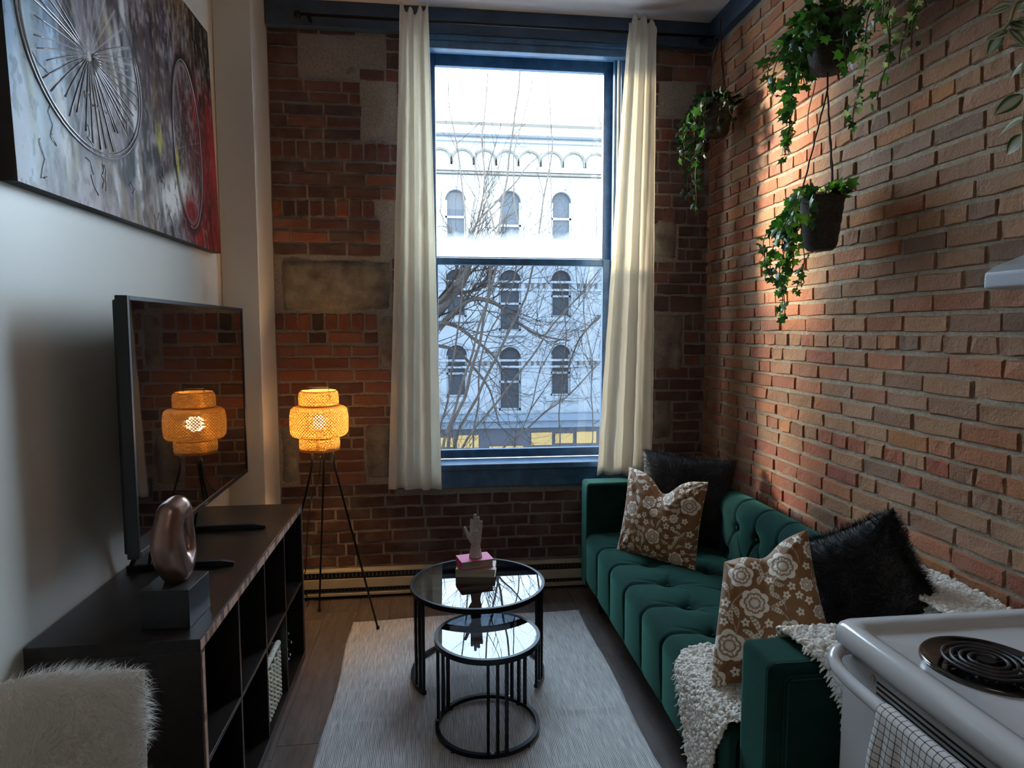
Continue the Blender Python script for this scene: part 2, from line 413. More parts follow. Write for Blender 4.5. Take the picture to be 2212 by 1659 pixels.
# stones and cement patches (pixel boxes on the wall plane), they displace bricks
stone_px = [(644,66,774,176,'p'),(776,66,832,150,'p'),(780,180,856,300,'p'),(604,560,846,672,'s'),(818,680,856,792,'s'),(604,915,646,1042,'s'),(788,915,848,1034,'s'),(822,440,856,550,'p'),
 (1412,676,1474,802,'s'),(1424,180,1500,262,'p'),(1412,470,1462,560,'s'),(1412,860,1450,950,'s')]
ex = []
for u0, v0, u1, v1, t in stone_px:
    a, b = P(u0, v0, y=4.0), P(u1, v1, y=4.0); ex.append((a.x, b.x, b.z, a.z, t))
X_, Y_, Z_ = Vector((1,0,0)), Vector((0,1,0)), Vector((0,0,1))
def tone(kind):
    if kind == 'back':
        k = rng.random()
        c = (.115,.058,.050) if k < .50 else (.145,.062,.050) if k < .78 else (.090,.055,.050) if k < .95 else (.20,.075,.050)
    elif kind == 'lit': c = rng.choice([(.27,.095,.050), (.30,.105,.055), (.22,.080,.050), (.24,.10,.065)])  # 'lit' bricks are redder clay, their own colour
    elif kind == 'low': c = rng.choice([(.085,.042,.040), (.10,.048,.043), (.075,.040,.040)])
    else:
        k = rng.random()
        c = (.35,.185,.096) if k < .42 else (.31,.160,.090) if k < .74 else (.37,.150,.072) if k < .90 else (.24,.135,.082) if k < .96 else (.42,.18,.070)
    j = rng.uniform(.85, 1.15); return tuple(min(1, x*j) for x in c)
br = []
for ri, (zt, z0, t) in enumerate(rows):
    h = zt-z0; L = .203 if t == 'b' else .064; gap = .012
    for xa, xb in ((-.905, -.30 if zt > .665 else 1.715), (1.29 if z0 > .8 else 1.335, 1.715)):
        if zt <= .665 and xa > 0: continue
        if zt > .665 and xa < 0: xb = -.155 if z0 > .80 else -.235
        x = xa - (L+gap)*(.5 if ri % 2 else rng.uniform(.05, .2)) if t == 'b' else xa-rng.uniform(0, .05)
        while x < xb:
            l = L*rng.uniform(.96, 1.04)
            if t == 'b' and rng.random() < .16: l = .097
            segs = [(max(x, xa), min(x+l, xb))]
            for ex0, ex1, ez0, ez1, _ in ex:
                if z0+h/2 > ez0 and z0+h/2 < ez1:
                    ns = []
                    for s0, s1 in segs:
                        if s1 <= ex0 or s0 >= ex1: ns.append((s0, s1))
                        else:
                            if s0 < ex0-.01: ns.append((s0, ex0-.008))
                            if s1 > ex1+.01: ns.append((ex1+.008, s1))
                    segs = ns
            for s0, s1 in segs:
                if s1-s0 > .025:
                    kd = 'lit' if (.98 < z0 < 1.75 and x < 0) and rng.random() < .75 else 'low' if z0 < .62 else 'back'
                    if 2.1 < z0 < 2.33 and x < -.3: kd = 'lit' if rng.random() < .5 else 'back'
                    hid = .02 if (x > .95 and z0 < .72) or (x < -.68 and z0 < .7) or z0 < .17 else 1
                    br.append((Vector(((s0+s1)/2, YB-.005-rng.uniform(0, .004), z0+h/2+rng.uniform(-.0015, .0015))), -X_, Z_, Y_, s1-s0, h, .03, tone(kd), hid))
            x += l+gap
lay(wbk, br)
for ex0, ex1, ez0, ez1, t in ex:      # stone blocks and cement patches with an uneven face
    nx, nz = max(6, int((ex1-ex0)/.02)), max(6, int((ez1-ez0)/.02))
    A = np.zeros((nz+1, nx+1, 3)); X, Z = np.meshgrid(np.linspace(ex0, ex1, nx+1), np.linspace(ez0, ez1, nz+1))
    edge = np.minimum(np.minimum(X-ex0, ex1-X), np.minimum(Z-ez0, ez1-Z))
    relief = (.032 if t == 's' else .008)*(fbm(X*9+3, Z*9+5, 3, 5)*.8+.3)*sstep(0, .03 if t == 's' else .012, edge)
    X2 = X+(fbm(Z*20, X*20, 5)-.5)*.03*(1-sstep(0, .05, np.minimum(X-ex0, ex1-X))); Z2 = Z+(fbm(X*20, Z*20, 9)-.5)*.03*(1-sstep(0, .05, np.minimum(Z-ez0, ez1-Z)))
    A[..., 0] = X2; A[..., 1] = YB+.008-relief; A[..., 2] = Z2
    part('stone_block' if t == 's' else 'cement_patch', MB().grid(A, flip=False), M_STONE, wbk, smooth=True)
# ---- right wall: courses every 7 cm, header courses every sixth
br = []; z = .06; ri = 0; hdr0 = 1.555
while z < ZC-.16:
    hz = abs(((z-hdr0+.035*7) % .423) - .035*7) < .030
    L = .098 if hz else .200; y = YR - rng.uniform(0, .2) if not hz else YR
    y += 0 if ri % 2 else .105
    while y < YB-.004:
        l = L*rng.uniform(.95, 1.05)
        if not hz and rng.random() < .10: l = .098
        y0, y1 = max(y, YR), min(y+l, YB-.004)
        if y1-y0 > .02:
            kd = 'right'; cl = tone(kd)
            if y0 > 2.6 and rng.random() < .45: cl = (.33,.12,.065) if rng.random() < .6 else (.40, .16, .08)
            if z < 1.15 and rng.random() < .4: cl = rng.choice([(.34,.105,.060), (.30,.10,.06), (.34,.12,.065), (.17,.10,.085), (.42,.17,.07)])
            hid = .02 if z < .72 and y0 > 1.55 else 1
            br.append((Vector((XR-.005-rng.uniform(0, .006), (y0+y1)/2, z+.029+rng.uniform(-.002, .002))), Y_, Z_, X_, y1-y0, .0605*rng.uniform(.97, 1.03), .03, cl, hid))
        y += l+rng.uniform(.009, .014)
    z += .0705; ri += 1
lay(wr, br)

# ---- ceiling beams, rod-height timber
struct('trim_1', MB().box(-.908, XR-.001, YB-.05, YB+.005, 3.315, ZC-.001), M_BEAM, .004, 'dark painted timber along the top of the window wall')
struct('trim_2', MB().box(XR-.045, XR+.005, YR+.001, YB-.052, 3.33, ZC-.001), M_BEAM, .004, 'dark painted timber along the top of the right brick wall')

# ---- window unit
def frame_boxes(bx): 
    m = MB()
    for b in bx: m.box(*b)
    return m
win = struct('window_1', frame_boxes([(OX0, OX0+.035, 4.02, 4.30, OZ0, OZ1), (OX1-.035, OX1, 4.02, 4.30, OZ0, OZ1), (OX0+.035, OX1-.035, 4.02, 4.30, OZ1-.03, OZ1)]), M_NAVY, .003, 'tall sash window with navy painted frame')
sx0, sx1 = OX0+.037, OX1-.037
def sash(name, y0, y1, z0, z1, top, bot, side, lab):
    s = part(name, frame_boxes([(sx0, sx0+side, y0, y1, z0, z1), (sx1-side, sx1, y0, y1, z0, z1), (sx0+side, sx1-side, y0, y1, z1-top, z1), (sx0+side, sx1-side, y0, y1, z0, z0+bot)]), M_NAVY, win, lab, bevel=.004)
    g = MB().box(sx0+side-.005, sx1-side+.005, (y0+y1)/2-.0015, (y0+y1)/2+.0015, z0+bot-.005, z1-top+.005)
    return s, g
s1, g1 = sash('upper_sash', 4.175, 4.215, 2.035, OZ1-.032, .075, .040, .066, 'upper sash with clear glass')
part('pane', g1, M_PANE_UP, s1)
s2, g2 = sash('lower_sash', 4.125, 4.165, .785+.02, 2.062, .042, .055, .072, 'lower sash behind a dark insect screen')
part('pane', g2, M_PANE_LO, s2)
part('stop_bead', frame_boxes([(sx0, sx0+.022, 4.085, 4.122, OZ0, OZ1-.032), (sx1-.022, sx1, 4.085, 4.122, OZ0, OZ1-.032), (sx0+.022, sx1-.022, 4.085, 4.122, OZ1-.060, OZ1-.032)]), M_NAVY, win, bevel=.004)
part('outer_bead', frame_boxes([(sx0, sx0+.012, 4.04, 4.060, OZ0, OZ1-.032), (sx1-.012, sx1, 4.04, 4.060, OZ0, OZ1-.032)]), simple('pale_bead', (.42,.38,.30), .5), win, bevel=.003)  # narrow beads in an even pale tan beside the navy jambs
part('window_sill', MB().box(-.20, 1.32, 3.935, 4.125, .765, .803), M_NAVY, win, bevel=.008, seg=3)
part('apron', MB().box(-.23, 1.33, 3.965, 4.005, .655, .764), M_NAVY, win, bevel=.005)
part('casing', MB().box(-.165, OX0+.012, 3.968, 4.02, .804, 3.314), M_NAVY, win, bevel=.005)
part('casing', MB().box(OX1-.012, 1.285, 3.968, 4.02, .804, 3.314), M_NAVY, win, bevel=.005)
part('head_casing', MB().box(OX0+.013, OX1-.013, 3.968, 4.02, 3.24, 3.314).box(OX0+.013, OX1-.013, 3.955, 3.968, 3.285, 3.314), M_NAVY, win, bevel=.004)
# bits of dust and old paint on the lower sash rail come with the paint's own noise

# ---- exterior: street, pale building
street = struct('ground', MB().box(-60, 60, 5.5, 70, -8.3, -8.0), simple('asphalt', (.22,.22,.23), .9))
street['label'] = 'grey street far below the window'
YF = 31.0
M_FAC = simple('pale_painted_masonry', (.165,.178,.19), .9, nscale=1.2, var=.05, Specular_IOR_Level=.05)
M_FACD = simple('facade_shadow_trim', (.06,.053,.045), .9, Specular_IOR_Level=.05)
M_WGL = simple('dark_window_glass', (.022,.025,.030), .5, Specular_IOR_Level=.12)
M_WFR = simple('facade_window_frame', (.13,.145,.16), .6)
bld = thing('apartment_building', 'pale grey masonry building with arched windows across the street', 'building', (4, YF, -8))
fz = lambda v: P(1130, v, y=YF).z
fx = lambda u, v=700: P(u, v, y=YF).x
wins = []
for (v0, v1) in ((412, 548), (583, 715), (750, 886)):
    for i, u in enumerate((756, 871, 986, 1102, 1212, 1327, 1442)):
        tall = i in (1, 3, 5); w = 48 if tall else 44
        vv0 = v0 if not (v0 == 750 and not tall) else 745
        wins.append((fx(u), w/F_PX*31.3/2, fz(v1 if tall else v1-30), fz(vv0)))
top = fz(300); zs = fz(922); xW0, xW1 = -9.0, 16.0
# wall: facade grid with real arched openings
def arch(cx, hw, z0, z1, n=10):
    zc = z1-hw
    return [(cx-hw, z0)] + [(cx-hw*math.cos(math.pi*i/n), zc+hw*math.sin(math.pi*i/n)) for i in range(n+1)] + [(cx+hw, z0)]
bm = bmesh.new()
def cell_with_arch(m, x0, x1, z0, z1, pts):
    """wall cell x0..x1, z0..z1 around the arched opening pts, front face and 25 cm reveals"""
    n = len(pts); cx = (pts[0][0]+pts[-1][0])/2
    outer = []
    for i, (x, z) in enumerate(pts):
        if i == 0: outer.append((x0, z))
        elif i == n-1: outer.append((x1, z))
        else:
            t = (i-1)/(n-3); outer.append((x0+(x1-x0)*min(1, max(0, (t-.2)/.6)), z1 if .2 <= t <= .8 else z + (z1-z)*(t/.2 if t < .2 else (1-t)/.2)))
    vs = [(x, YF, z) for x, z in pts]+[(x, YF, z) for x, z in outer]+[(x, YF+.3, z) for x, z in pts]
    fs = [(i, i+1, n+i+1, n+i) for i in range(n-1)]+[(i+1, i, 2*n+i, 2*n+i+1) for i in range(n-1)]
    m.add(vs, fs)
    m.add([(x0, YF, z0), (x1, YF, z0), (x1, YF, pts[0][1]), (x0, YF, pts[0][1])], [(0, 1, 2, 3)])
m = MB()
zr = [zs, fz(738), fz(568), fz(395)]
colx = sorted(set(round(w[0], 3) for w in wins)); edges = [xW0]+[(a+b)/2 for a, b in zip(colx[:-1], colx[1:])]+[xW1]
for w in wins:
    i = colx.index(round(w[0], 3)); r = [k for k in range(3) if zr[k] < w[2] < zr[k+1]][0]
    cell_with_arch(m, edges[i], edges[i+1], zr[r], zr[r+1], arch(*w))
m.add([(xW0, YF, zr[3]), (xW1, YF, zr[3]), (xW1, YF, top), (xW0, YF, top)], [(0, 1, 2, 3)])
m.box(xW0, xW1, YF+.31, YF+9, -8, top)
part('wall', m, M_FAC, bld)
for cx, hw, z0, z1 in wins:
    pts = arch(cx, hw, z0, z1); n = len(pts)
    m = MB().add([(x, YF+.24, z) for x, z in pts], [tuple(range(n-1, -1, -1))])
    w = part('window', m, M_WGL, bld)
    fr = MB(); zm = z0+(z1-z0)*.45
    fr.box(cx-hw, cx+hw, YF+.16, YF+.22, zm-.05, zm+.05).box(cx-hw, cx-hw+.09, YF+.16, YF+.22, z0, z1-hw).box(cx+hw-.09, cx+hw, YF+.16, YF+.22, z0, z1-hw).box(cx-hw, cx+hw, YF+.16, YF+.22, z0, z0+.09)
    part('window_frame', fr, M_WFR, w)
    part('stone_sill', MB().box(cx-hw-.25, cx+hw+.25, YF-.14, YF+.02, z0-.22, z0), M_FAC, bld)
    hood = MB().tube([(x, YF-.03, z) for x, z in arch(cx, hw+.16, z1-hw, z1+.16)][1:-1], .06, 4)
    part('arch_moulding', hood, M_FAC, bld)
for v in (609, 626, 778, 792, 372, 379, 309):
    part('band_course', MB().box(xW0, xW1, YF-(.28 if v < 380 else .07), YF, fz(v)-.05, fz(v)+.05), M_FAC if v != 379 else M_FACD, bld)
orn = MB()
for v in (617, 785):
    x = xW0
    while x < xW1:
        if all(abs(x-c) > .75 for c in colx): orn.box(x-.05, x+.05, YF-.05, YF, fz(v)-.1, fz(v)+.1)
        x += .28
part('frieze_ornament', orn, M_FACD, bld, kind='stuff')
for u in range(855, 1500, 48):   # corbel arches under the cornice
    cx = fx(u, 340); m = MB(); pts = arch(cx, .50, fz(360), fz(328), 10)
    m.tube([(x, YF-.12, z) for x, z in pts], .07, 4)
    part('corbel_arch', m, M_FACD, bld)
part('cornice', MB().box(xW0, xW1, YF-.6, YF+.3, top, top+.35), M_FAC, bld)
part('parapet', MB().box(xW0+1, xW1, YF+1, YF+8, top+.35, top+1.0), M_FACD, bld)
part('roof_hatch', MB().box(fx(1095, 285), fx(1243, 285), YF+3, YF+7, top+1, fz(278)), M_FAC, bld)
m = MB().box(xW0, xW1, YF-.7, YF, fz(905), fz(892)).box(xW0, xW1, YF-.5, YF, fz(921), fz(905))
part('shop_cornice', m, simple('blue_grey_cornice', (.075,.095,.12), .7), bld)
part('shop_front', MB().box(xW0, xW1, YF-.2, YF+.3, -8, fz(921)), simple('dark_shop_front', (.016,.017,.024), .5), bld)
M_YEL = simple('yellow_panel', (.26,.155,.04), .6)
for u0, u1, v0, v1 in ((1146,1190,933,960), (1197,1235,936,957), (1243,1285,933,958), (987,1033,936,963), (950,979,940,960), (1056,1128,961,976), (1236,1290,971,990), (1300,1345,933,958), (940, 1000, 972, 990)):
    part('yellow_sign_panel', MB().box(fx(u0, 945), fx(u1, 945), YF-.28, YF-.21, fz(v1), fz(v0)), M_YEL, bld)

# ============================================================ FURNITURE AND THINGS
# ---- window hardware: curtain rod and curtains
YC = 3.875
rod = thing('curtain_rod', 'long black curtain rod above the window', 'curtain rod', (.5, YC, 3.33))
part('rod', MB().tube([(-.70, YC, 3.345), (1.69, YC, 3.345)], .0085, 10), M_BLKMETAL, rod, smooth=True)
for x in (-.715, 1.695): part('finial', MB().sphere((x, YC, 3.345), .022), M_BLKMETAL, rod, smooth=True)
for x in (-.66, 1.62): part('bracket', MB().box(x-.008, x+.008, YC-.004, YB-.051, 3.335, 3.355), M_BLKMETAL, rod)
def curtain(label, xl, xr, ztop, zbot, folds, seed, amp, cat='curtain'):
    r = random.Random(seed); nu, nv = 110, 90; A = np.zeros((nv+1, nu+1, 3)); ph = [r.uniform(0, 6.28) for _ in range(6)]
    for i in range(nv+1):
        t = i/nv; e = t
        l, rr = xl(t), xr(t)
        for j in range(nu+1):
            s = j/nu
            w = math.sin(s*folds*2*math.pi+ph[0]+.9*math.sin(t*2+ph[1]))*.62+math.sin(s*(folds*1.7)*2*math.pi+ph[2]+t*1.3)*.30+.12*math.sin(s*17+t*9+ph[3])
            a = amp*(.45+.75*t**.7)
            x = l+(rr-l)*(s+.25/folds/6.28*math.sin(s*folds*4*math.pi+ph[4]))
            topz = ztop+.018*math.sin(s*folds*2*math.pi+ph[5])*(1-t)**6 + .02*math.sin(s*5+ph[2])*(1-t)**8
            botz = zbot(s)
            z = topz+(botz-topz)*t
            near_rod = math.exp(-((z-3.345)/.03)**2)
            y = YC-.014-(a*w)*(1-.6*near_rod)-.004*math.sin(z*23+s*9)*t - .018*near_rod*(0 if w < 0 else 1)
            A[i, j] = (x, min(y, YC+.05), z)
    o = part('curtain', MB().grid(A, flip=True), M_CURTAIN, None, smooth=True)
    md = o.modifiers.new('thickness', 'SOLIDIFY'); md.thickness = .0016
    tag(o, label, cat, 'window curtains'); return o
lerp = lambda a, b, t: a+(b-a)*t
curtain('cream cotton curtain hanging left of the window, nearest the rattan lamp', lambda t: lerp(-.160, -.262, t**1.1), lambda t: lerp(-.005, .050, t**.8), 3.405, lambda s: .685-.012*s, 3.1, 3, .026)
curtain('cream cotton curtain hanging right of the window, above the green sofa', lambda t: lerp(1.150, .985, t**.9), lambda t: lerp(1.315, 1.340, t), 3.41, lambda s: .735-.045*sstep(.45, .75, s)+.06*sstep(.78, .95, s), 3.2, 11, .030)

# ---- baseboard heater
ht = thing('baseboard_heater', 'cream electric baseboard heater along the bottom of the window wall', 'heater', (.3, 3.97, .02))
HX0, HX1 = -.885, 1.25
part('back_plate', MB().box(HX0, HX1, 3.985, 3.994, .02, .172), M_CREAM, ht)
part('top_lip', MB().box(HX0, HX1, 3.945, 3.984, .158, .172), M_CREAM, ht, bevel=.003)
part('front_panel', MB().box(HX0, HX1, 3.925, 3.932, .070, .128), M_CREAM, ht, bevel=.003)
part('bottom_lip', MB().box(HX0, HX1, 3.928, 3.984, .020, .038), M_CREAM, ht, bevel=.003)
part('inner_body', MB().box(HX0, HX1, 3.955, 3.984, .039, .157), M_DARKSLOT, ht)
fn = MB(); x = HX0+.1
while x < HX1-.02:
    fn.box(x, x+.009, 3.948, 3.954, .132, .152); fn.box(x, x+.009, 3.948, 3.954, .044, .062); x += .024
part('vent_fins', fn, simple('fin_grey', (.07,.065,.06), .6), ht, kind='stuff')
for x0 in (HX0, HX1-.05):
    part('end_cap', MB().box(x0, x0+.055, 3.922, 3.984, .022, .170), M_CREAM, ht, bevel=.004)

# ---- rug
nx, ny = 120, 150; X, Yg = np.meshgrid(np.linspace(-.45, .825, nx+1), np.linspace(.55, 3.612, ny+1), indexing='ij')
wr_ = .0
Z = .004+.0012*fbm(X*3, Yg*3, 4)
for (cx, cy, ln, w, h, sl) in ((-.2, 3.33, .35, .012, .008, .06), (.35, 3.35, .3, .010, .007, .03), (-.25, 2.86, .30, .010, .010, .05), (.02, 2.93, .25, .010, .007, .12), (-.3, 2.62, .25, .015, .006, .0), (.35, 2.25, .3, .012, .010, .05), (.62, 2.62, .2, .010, .007, .05), (.0, 2.30, .3, .010, .006, -.05), (.5, 3.05, .25, .01, .006, .1)):
    d = (Yg-cy-sl*(X-cx)-.012*np.sin(X*9+cx*7))/w
    Z = Z+1.5*h*np.exp(-d*d)*np.exp(-((X-cx)/ln)**4)
Xe = X+.006*np.sin(Yg*7)*np.abs((X-.19)/.64)**4; Ye = Yg+(.012*np.sin(X*6+1))*sstep(3.3, 3.6, Yg)
for cx, cy, cr in ((.199, 2.978, .304), (.208, 2.545, .204)):
    rr_ = np.hypot(X-cx, Yg-cy); Z = .0045+(Z-.0045)*(1-np.exp(-((rr_-cr)/.035)**4))
A = np.stack([Xe, Ye, Z], -1)
o = part('rug', MB().grid(A), M_RUG, None, smooth=True)
md = o.modifiers.new('thickness', 'SOLIDIFY'); md.thickness = .0035; md.offset = -1
tag(o, 'pale grey flatweave rug with fine dark stripes on the plank floor', 'rug')
def rug_z(x, y): return .0075

# ---- nesting tables
def nest(label, cx, cy, r, h, arc, bars, zb0):
    t = thing('nesting_table', label, 'coffee table', (cx, cy, zb0))
    w = .0065
    part('top_frame', MB().lathe([(r-.014, h-.022), (r, h-.022), (r, h), (r-.014, h)], cx, cy, 72, closed=True), M_BLKMETAL, t)
    part('glass_top', MB().lathe([(0.0, h-.007), (r-.0145, h-.007), (r-.0145, h-.001), (0.0, h-.001)][::1], cx, cy, 72), M_TABLEGLASS, t, 'smoked glass top')
    part('base_ring', MB().lathe([(r-.016, zb0+.004), (r, zb0+.004), (r, zb0+.020), (r-.016, zb0+.020)], cx, cy, 72, arc[0], arc[1], closed=True), M_BLKMETAL, t)
    for a in bars:
        a = R(a); x, y = cx+(r-.008)*math.cos(a), cy+(r-.008)*math.sin(a)
        m = MB().tube([(x, y, zb0+.019), (x, y, h-.021)], w*1.25, 4, up=(math.cos(a), math.sin(a), 0))
        part('upright_bar', m, M_BLKMETAL, t)
    n = 4
    for k in range(n):
        a = arc[0]+(arc[1]-arc[0])*(k+.5)/n; x, y = cx+(r-.008)*math.cos(a), cy+(r-.008)*math.sin(a)
        part('glide_foot', MB().lathe([(0, zb0-.0015), (.010, zb0-.0015), (.010, zb0+.005), (0, zb0+.005)], x, y, 12), M_BLK, t)
    for a in bars[::3]:
        a2 = R(a+4.5); x, y = cx+(r-.008)*math.cos(a2), cy+(r-.008)*math.sin(a2)
        part('bolt_head', MB().lathe([(0, zb0+.020), (.0055, zb0+.020), (.005, zb0+.0235), (0, zb0+.024)], x, y, 12), simple('bolt_zinc', (.5,.5,.5), .3, 1), t, 'zinc bolt head')
    for k in range(3):
        a = arc[0]+.35+2.1*k; x, y = cx+(r-.024)*math.cos(a), cy+(r-.024)*math.sin(a)
        part('glass_pad', MB().lathe([(0, h-.012), (.008, h-.012), (.008, h-.0072), (0, h-.0072)], x, y, 12), simple('clear_pad', (.6,.6,.6), .2), t, 'clear pad under the glass')
    return t
nest('large round black metal nesting table with glass top holding two books and a hand', .199, 2.978, .312, .45, (R(-36), R(216)), (-38+4, -28, -20, 200, 208, 214), .0095)
nest('small round black metal nesting table with glass top, in front of the larger one', .208, 2.545, .212, .40, (0, 2*math.pi), (166, 150, 140, -94, -84, -74, 54, 44, 34), .0095)

# ---- books and ceramic hand
def book(label, c, ang, L, Wd, z0, z1, covc, pagc):
    t = thing('book', label, 'book', (c[0], c[1], z0), 'books on the glass table')
    M = Matrix.Translation((c[0], c[1], 0)) @ Matrix.Rotation(ang, 4, 'Z')
    def bx(x0, x1, y0, y1, a, b):
        m = MB().box(x0, x1, y0, y1, a, b); m.v = [tuple(M @ Vector(p)) for p in m.v]; return m
    cm = simple('cover', covc, .5)
    m = bx(-L/2, L/2, -Wd/2, Wd/2, z0, z0+.0025); m2 = bx(-L/2, L/2, -Wd/2, Wd/2, z1-.0025, z1); m3 = bx(-L/2, -L/2+.0025, -Wd/2, Wd/2, z0+.0025, z1-.0025)
    part('cover', MB().add(m.v, m.f).add(m2.v, m2.f).add(m3.v, m3.f), cm, t)
    pg = bx(-L/2+.0027, L/2-.004, -Wd/2+.004, Wd/2-.004, z0+.0027, z1-.0027)
    pm = Mat('pages'); n = pm.noise(pm.world((2, 2, 900)), 1, 2); pm.p(Base_Color=pm.ramp(n, [(.3, [x*.6 for x in pagc]), (.7, pagc)]), Roughness=.9)
    part('page_block', pg, pm.m, t)
book('thick beige-covered book lying under the pink one', (.200, 3.085), R(-8), .188, .125, .4502, .4885, (.42, .30, .22), (.50, .42, .33))
book('pink-covered book on top, under the ceramic hand', (.192, 3.083), R(13), .158, .108, .4887, .528, (.52, .055, .17), (.42, .35, .29))
hx, hy, hz = .197, 3.085, .5283
t_ = MB()
def cone(m, a, b, ra, rb, sy=.6, n=12):
    pts = [Vector(a).lerp(Vector(b), i/6) for i in range(7)]; rs = [ra+(rb-ra)*i/6 for i in range(7)]
    m.tube(pts, rs, n); m.sphere(a, ra, 12, 8); m.sphere(b, rb, 12, 8); return m
def H(x, z, y=0): return (hx+x*1.08, hy+y, hz+z*1.08)
t_.tube([(hx, hy, hz+a) for a in (0, .004, .020, .040, .060)], [.031, .033, .029, .024, .022], 24)
cone(t_, H(0, .045), H(.002, .070), .021, .024); cone(t_, H(-.006, .072), H(-.012, .112), .018, .016); cone(t_, H(.009, .072), H(.014, .112), .018, .015); cone(t_, H(.002, .075), H(.002, .115), .020, .017)
for x0, x1, z1, r0 in ((-.0165, -.0185, .168, .0090), (-.0035, -.0030, .190, .0095), (.0095, .0125, .178, .0090), (.0210, .0265, .160, .0078)):
    cone(t_, H(x0, .105), H(x1, z1, -.002), r0, r0*.80)
cone(t_, H(-.012, .070, -.004), H(-.033, .098, -.008), .014, .0105); cone(t_, H(-.033, .098, -.008), H(-.048, .135, -.008), .0105, .0075)
o = part('ceramic_hand', t_, M_SPECK, None, smooth=True)
for v in o.data.vertices: v.co.y = hy+(v.co.y-hy)*(.78 if v.co.z > hz+.05 else 1)
rm = o.modifiers.new('skin', 'REMESH'); rm.mode = 'VOXEL'; rm.voxel_size = .0019; rm.use_smooth_shade = True
sm = o.modifiers.new('soften', 'SMOOTH'); sm.iterations = 4
tag(o, 'speckled cream ceramic hand standing palm forward on the pink book', 'hand ornament')

# ---- shelf unit
SX0, SX1, SY0, SY1, SZ = -1.088, -.640, 1.825, 3.245, .775
sh = thing('shelf_unit', 'long black-brown cube shelf unit against the left wall, under the television', 'shelf', (-.86, 2.53, 0))
TT = .038
part('top_panel', MB().box(SX0, SX1, SY0, SY1, SZ-TT, SZ), M_SHELF, sh, bevel=.0015)
part('bottom_panel', MB().box(SX0, SX1, SY0, SY1, .0005, TT), M_SHELF, sh, bevel=.0015)
part('side_panel', MB().box(SX0, SX1, SY0, SY0+TT, TT+.0002, SZ-TT-.0002), M_SHELF, sh, bevel=.0015)
part('side_panel', MB().box(SX0, SX1, SY1-TT, SY1, TT+.0002, SZ-TT-.0002), M_SHELF, sh, bevel=.0015)
part('back_panel', MB().box(SX0, SX0+.006, SY0+TT, SY1-TT, TT, SZ-TT), M_SHELF, sh)
M_EDGE = simple('worn_shelf_edge', (.045, .045, .05), .35)
cw = (SY1-SY0-2*TT)/4
for k in (1, 2, 3):
    y = SY0+TT+cw*k; part('divider', MB().box(SX0+.007, SX1-.004, y-.008, y+.008, TT, SZ-TT), M_EDGE if False else M_SHELF, sh, bevel=.0012)
for k in range(4):
    y0 = SY0+TT+cw*k+(.0085 if k else .0005); y1 = SY0+TT+cw*(k+1)-(.0085 if k < 3 else .0005)
    part('shelf_board', MB().box(SX0+.007, SX1-.004, y0, y1, .385, .401), M_SHELF, sh, bevel=.0012)
tones = [simple('edge_block_tan', (.42, .25, .16), .5), simple('edge_block_brown', (.20, .105, .075), .5), simple('edge_block_dark', (.10, .060, .050), .5), simple('edge_block_pink', (.50, .30, .22), .5)]
bmesh_ = {}
def blk(axis, s, mi):
    key = (axis, mi)
    if key not in bmesh_:
        m = MB().box(0, .0022, 0, s if axis == 'y' else .017, 0, s if axis == 'z' else .026) if axis == 'z' else MB().box(0, .0022, 0, s, 0, .026)
        me = m.mesh('edge_block'); me.materials.append(tones[mi]); bmesh_[key] = me
    return bmesh_[key]
y = SY0+.002
while y < SY1-.018:
    mi = rng.choice([0, 0, 1, 2, 3, 3]); o = link('edge_block', blk('y', .0160, mi), None, sh); o.location = (SX1+.0002, y, SZ-.033+rng.uniform(-.001, .001)); y += .0168
z = .010
while z < SZ-.060:
    mi = rng.choice([0, 0, 1, 2, 3, 3]); o = link('edge_block', blk('z', .0210, mi), None, sh); o.location = (SX1+.0002, SY0+.008+rng.uniform(-.001, .001), z); y_ = z; z += .0218
m = MB(); y = SY0+.03
while y < SY1-.02: m.box(SX1, SX1+.002, y, y+.016, .006, .032); y += .0168
z = .04
while z < SZ-.045: m.box(SX1, SX1+.002, SY1-.028, SY1-.008, z, z+.0205); z += .0215
part('edge_strip', m, tones[2], sh, kind='stuff')

# basket in the third cube
bk = thing('woven_basket', 'cream woven basket in the lower third cube of the shelf unit', 'basket', (-.84, SY0+TT+cw*2.5, .039))
by0, by1 = SY0+TT+cw*2+.035, SY0+TT+cw*3-.055
M_STRAW = simple('cream_straw', (.62, .58, .47), .8, nscale=80, var=.2)
bf = -.668
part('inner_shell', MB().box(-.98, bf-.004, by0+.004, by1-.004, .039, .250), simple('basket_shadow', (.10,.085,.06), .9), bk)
m = MB(); ns = 0
ny_, nz_ = 9, 11
dy, dz = (by1-by0)/ny_, .205/nz_
for i in range(ny_):
    for j in range(nz_):
        yc, zc = by0+dy*(i+.5), .050+dz*(j+.5); sg = 1 if (i//1) % 2 else -1
        m.tube([(bf, yc-dy*.48, zc-sg*dz*.55), (bf+.007, yc, zc), (bf, yc+dy*.48, zc+sg*dz*.55)], [.004, .0075, .004], 6)
part('front_weave', m, M_STRAW, bk, smooth=True, kind='stuff')
m = MB(); n = 26
rim = [(bf, by0+(by1-by0)*i/n, .285+.004*math.sin(i*2.4)) for i in range(n+1)]
m.tube(rim, [.011+.0025*(i % 2) for i in range(n+1)], 8)
part('rim', m, M_STRAW, bk, smooth=True)
for y in (by0, by1): part('side_post', MB().tube([(bf, y, .040), (bf, y, .29)], .008, 8), M_STRAW, bk, smooth=True)
part('side_wall', MB().box(-.97, bf-.006, by0, by0+.004, .039, .285).box(-.97, bf-.006, by1-.004, by1, .039, .285).box(-.984, -.97, by0, by1, .039, .285), M_STRAW, bk)
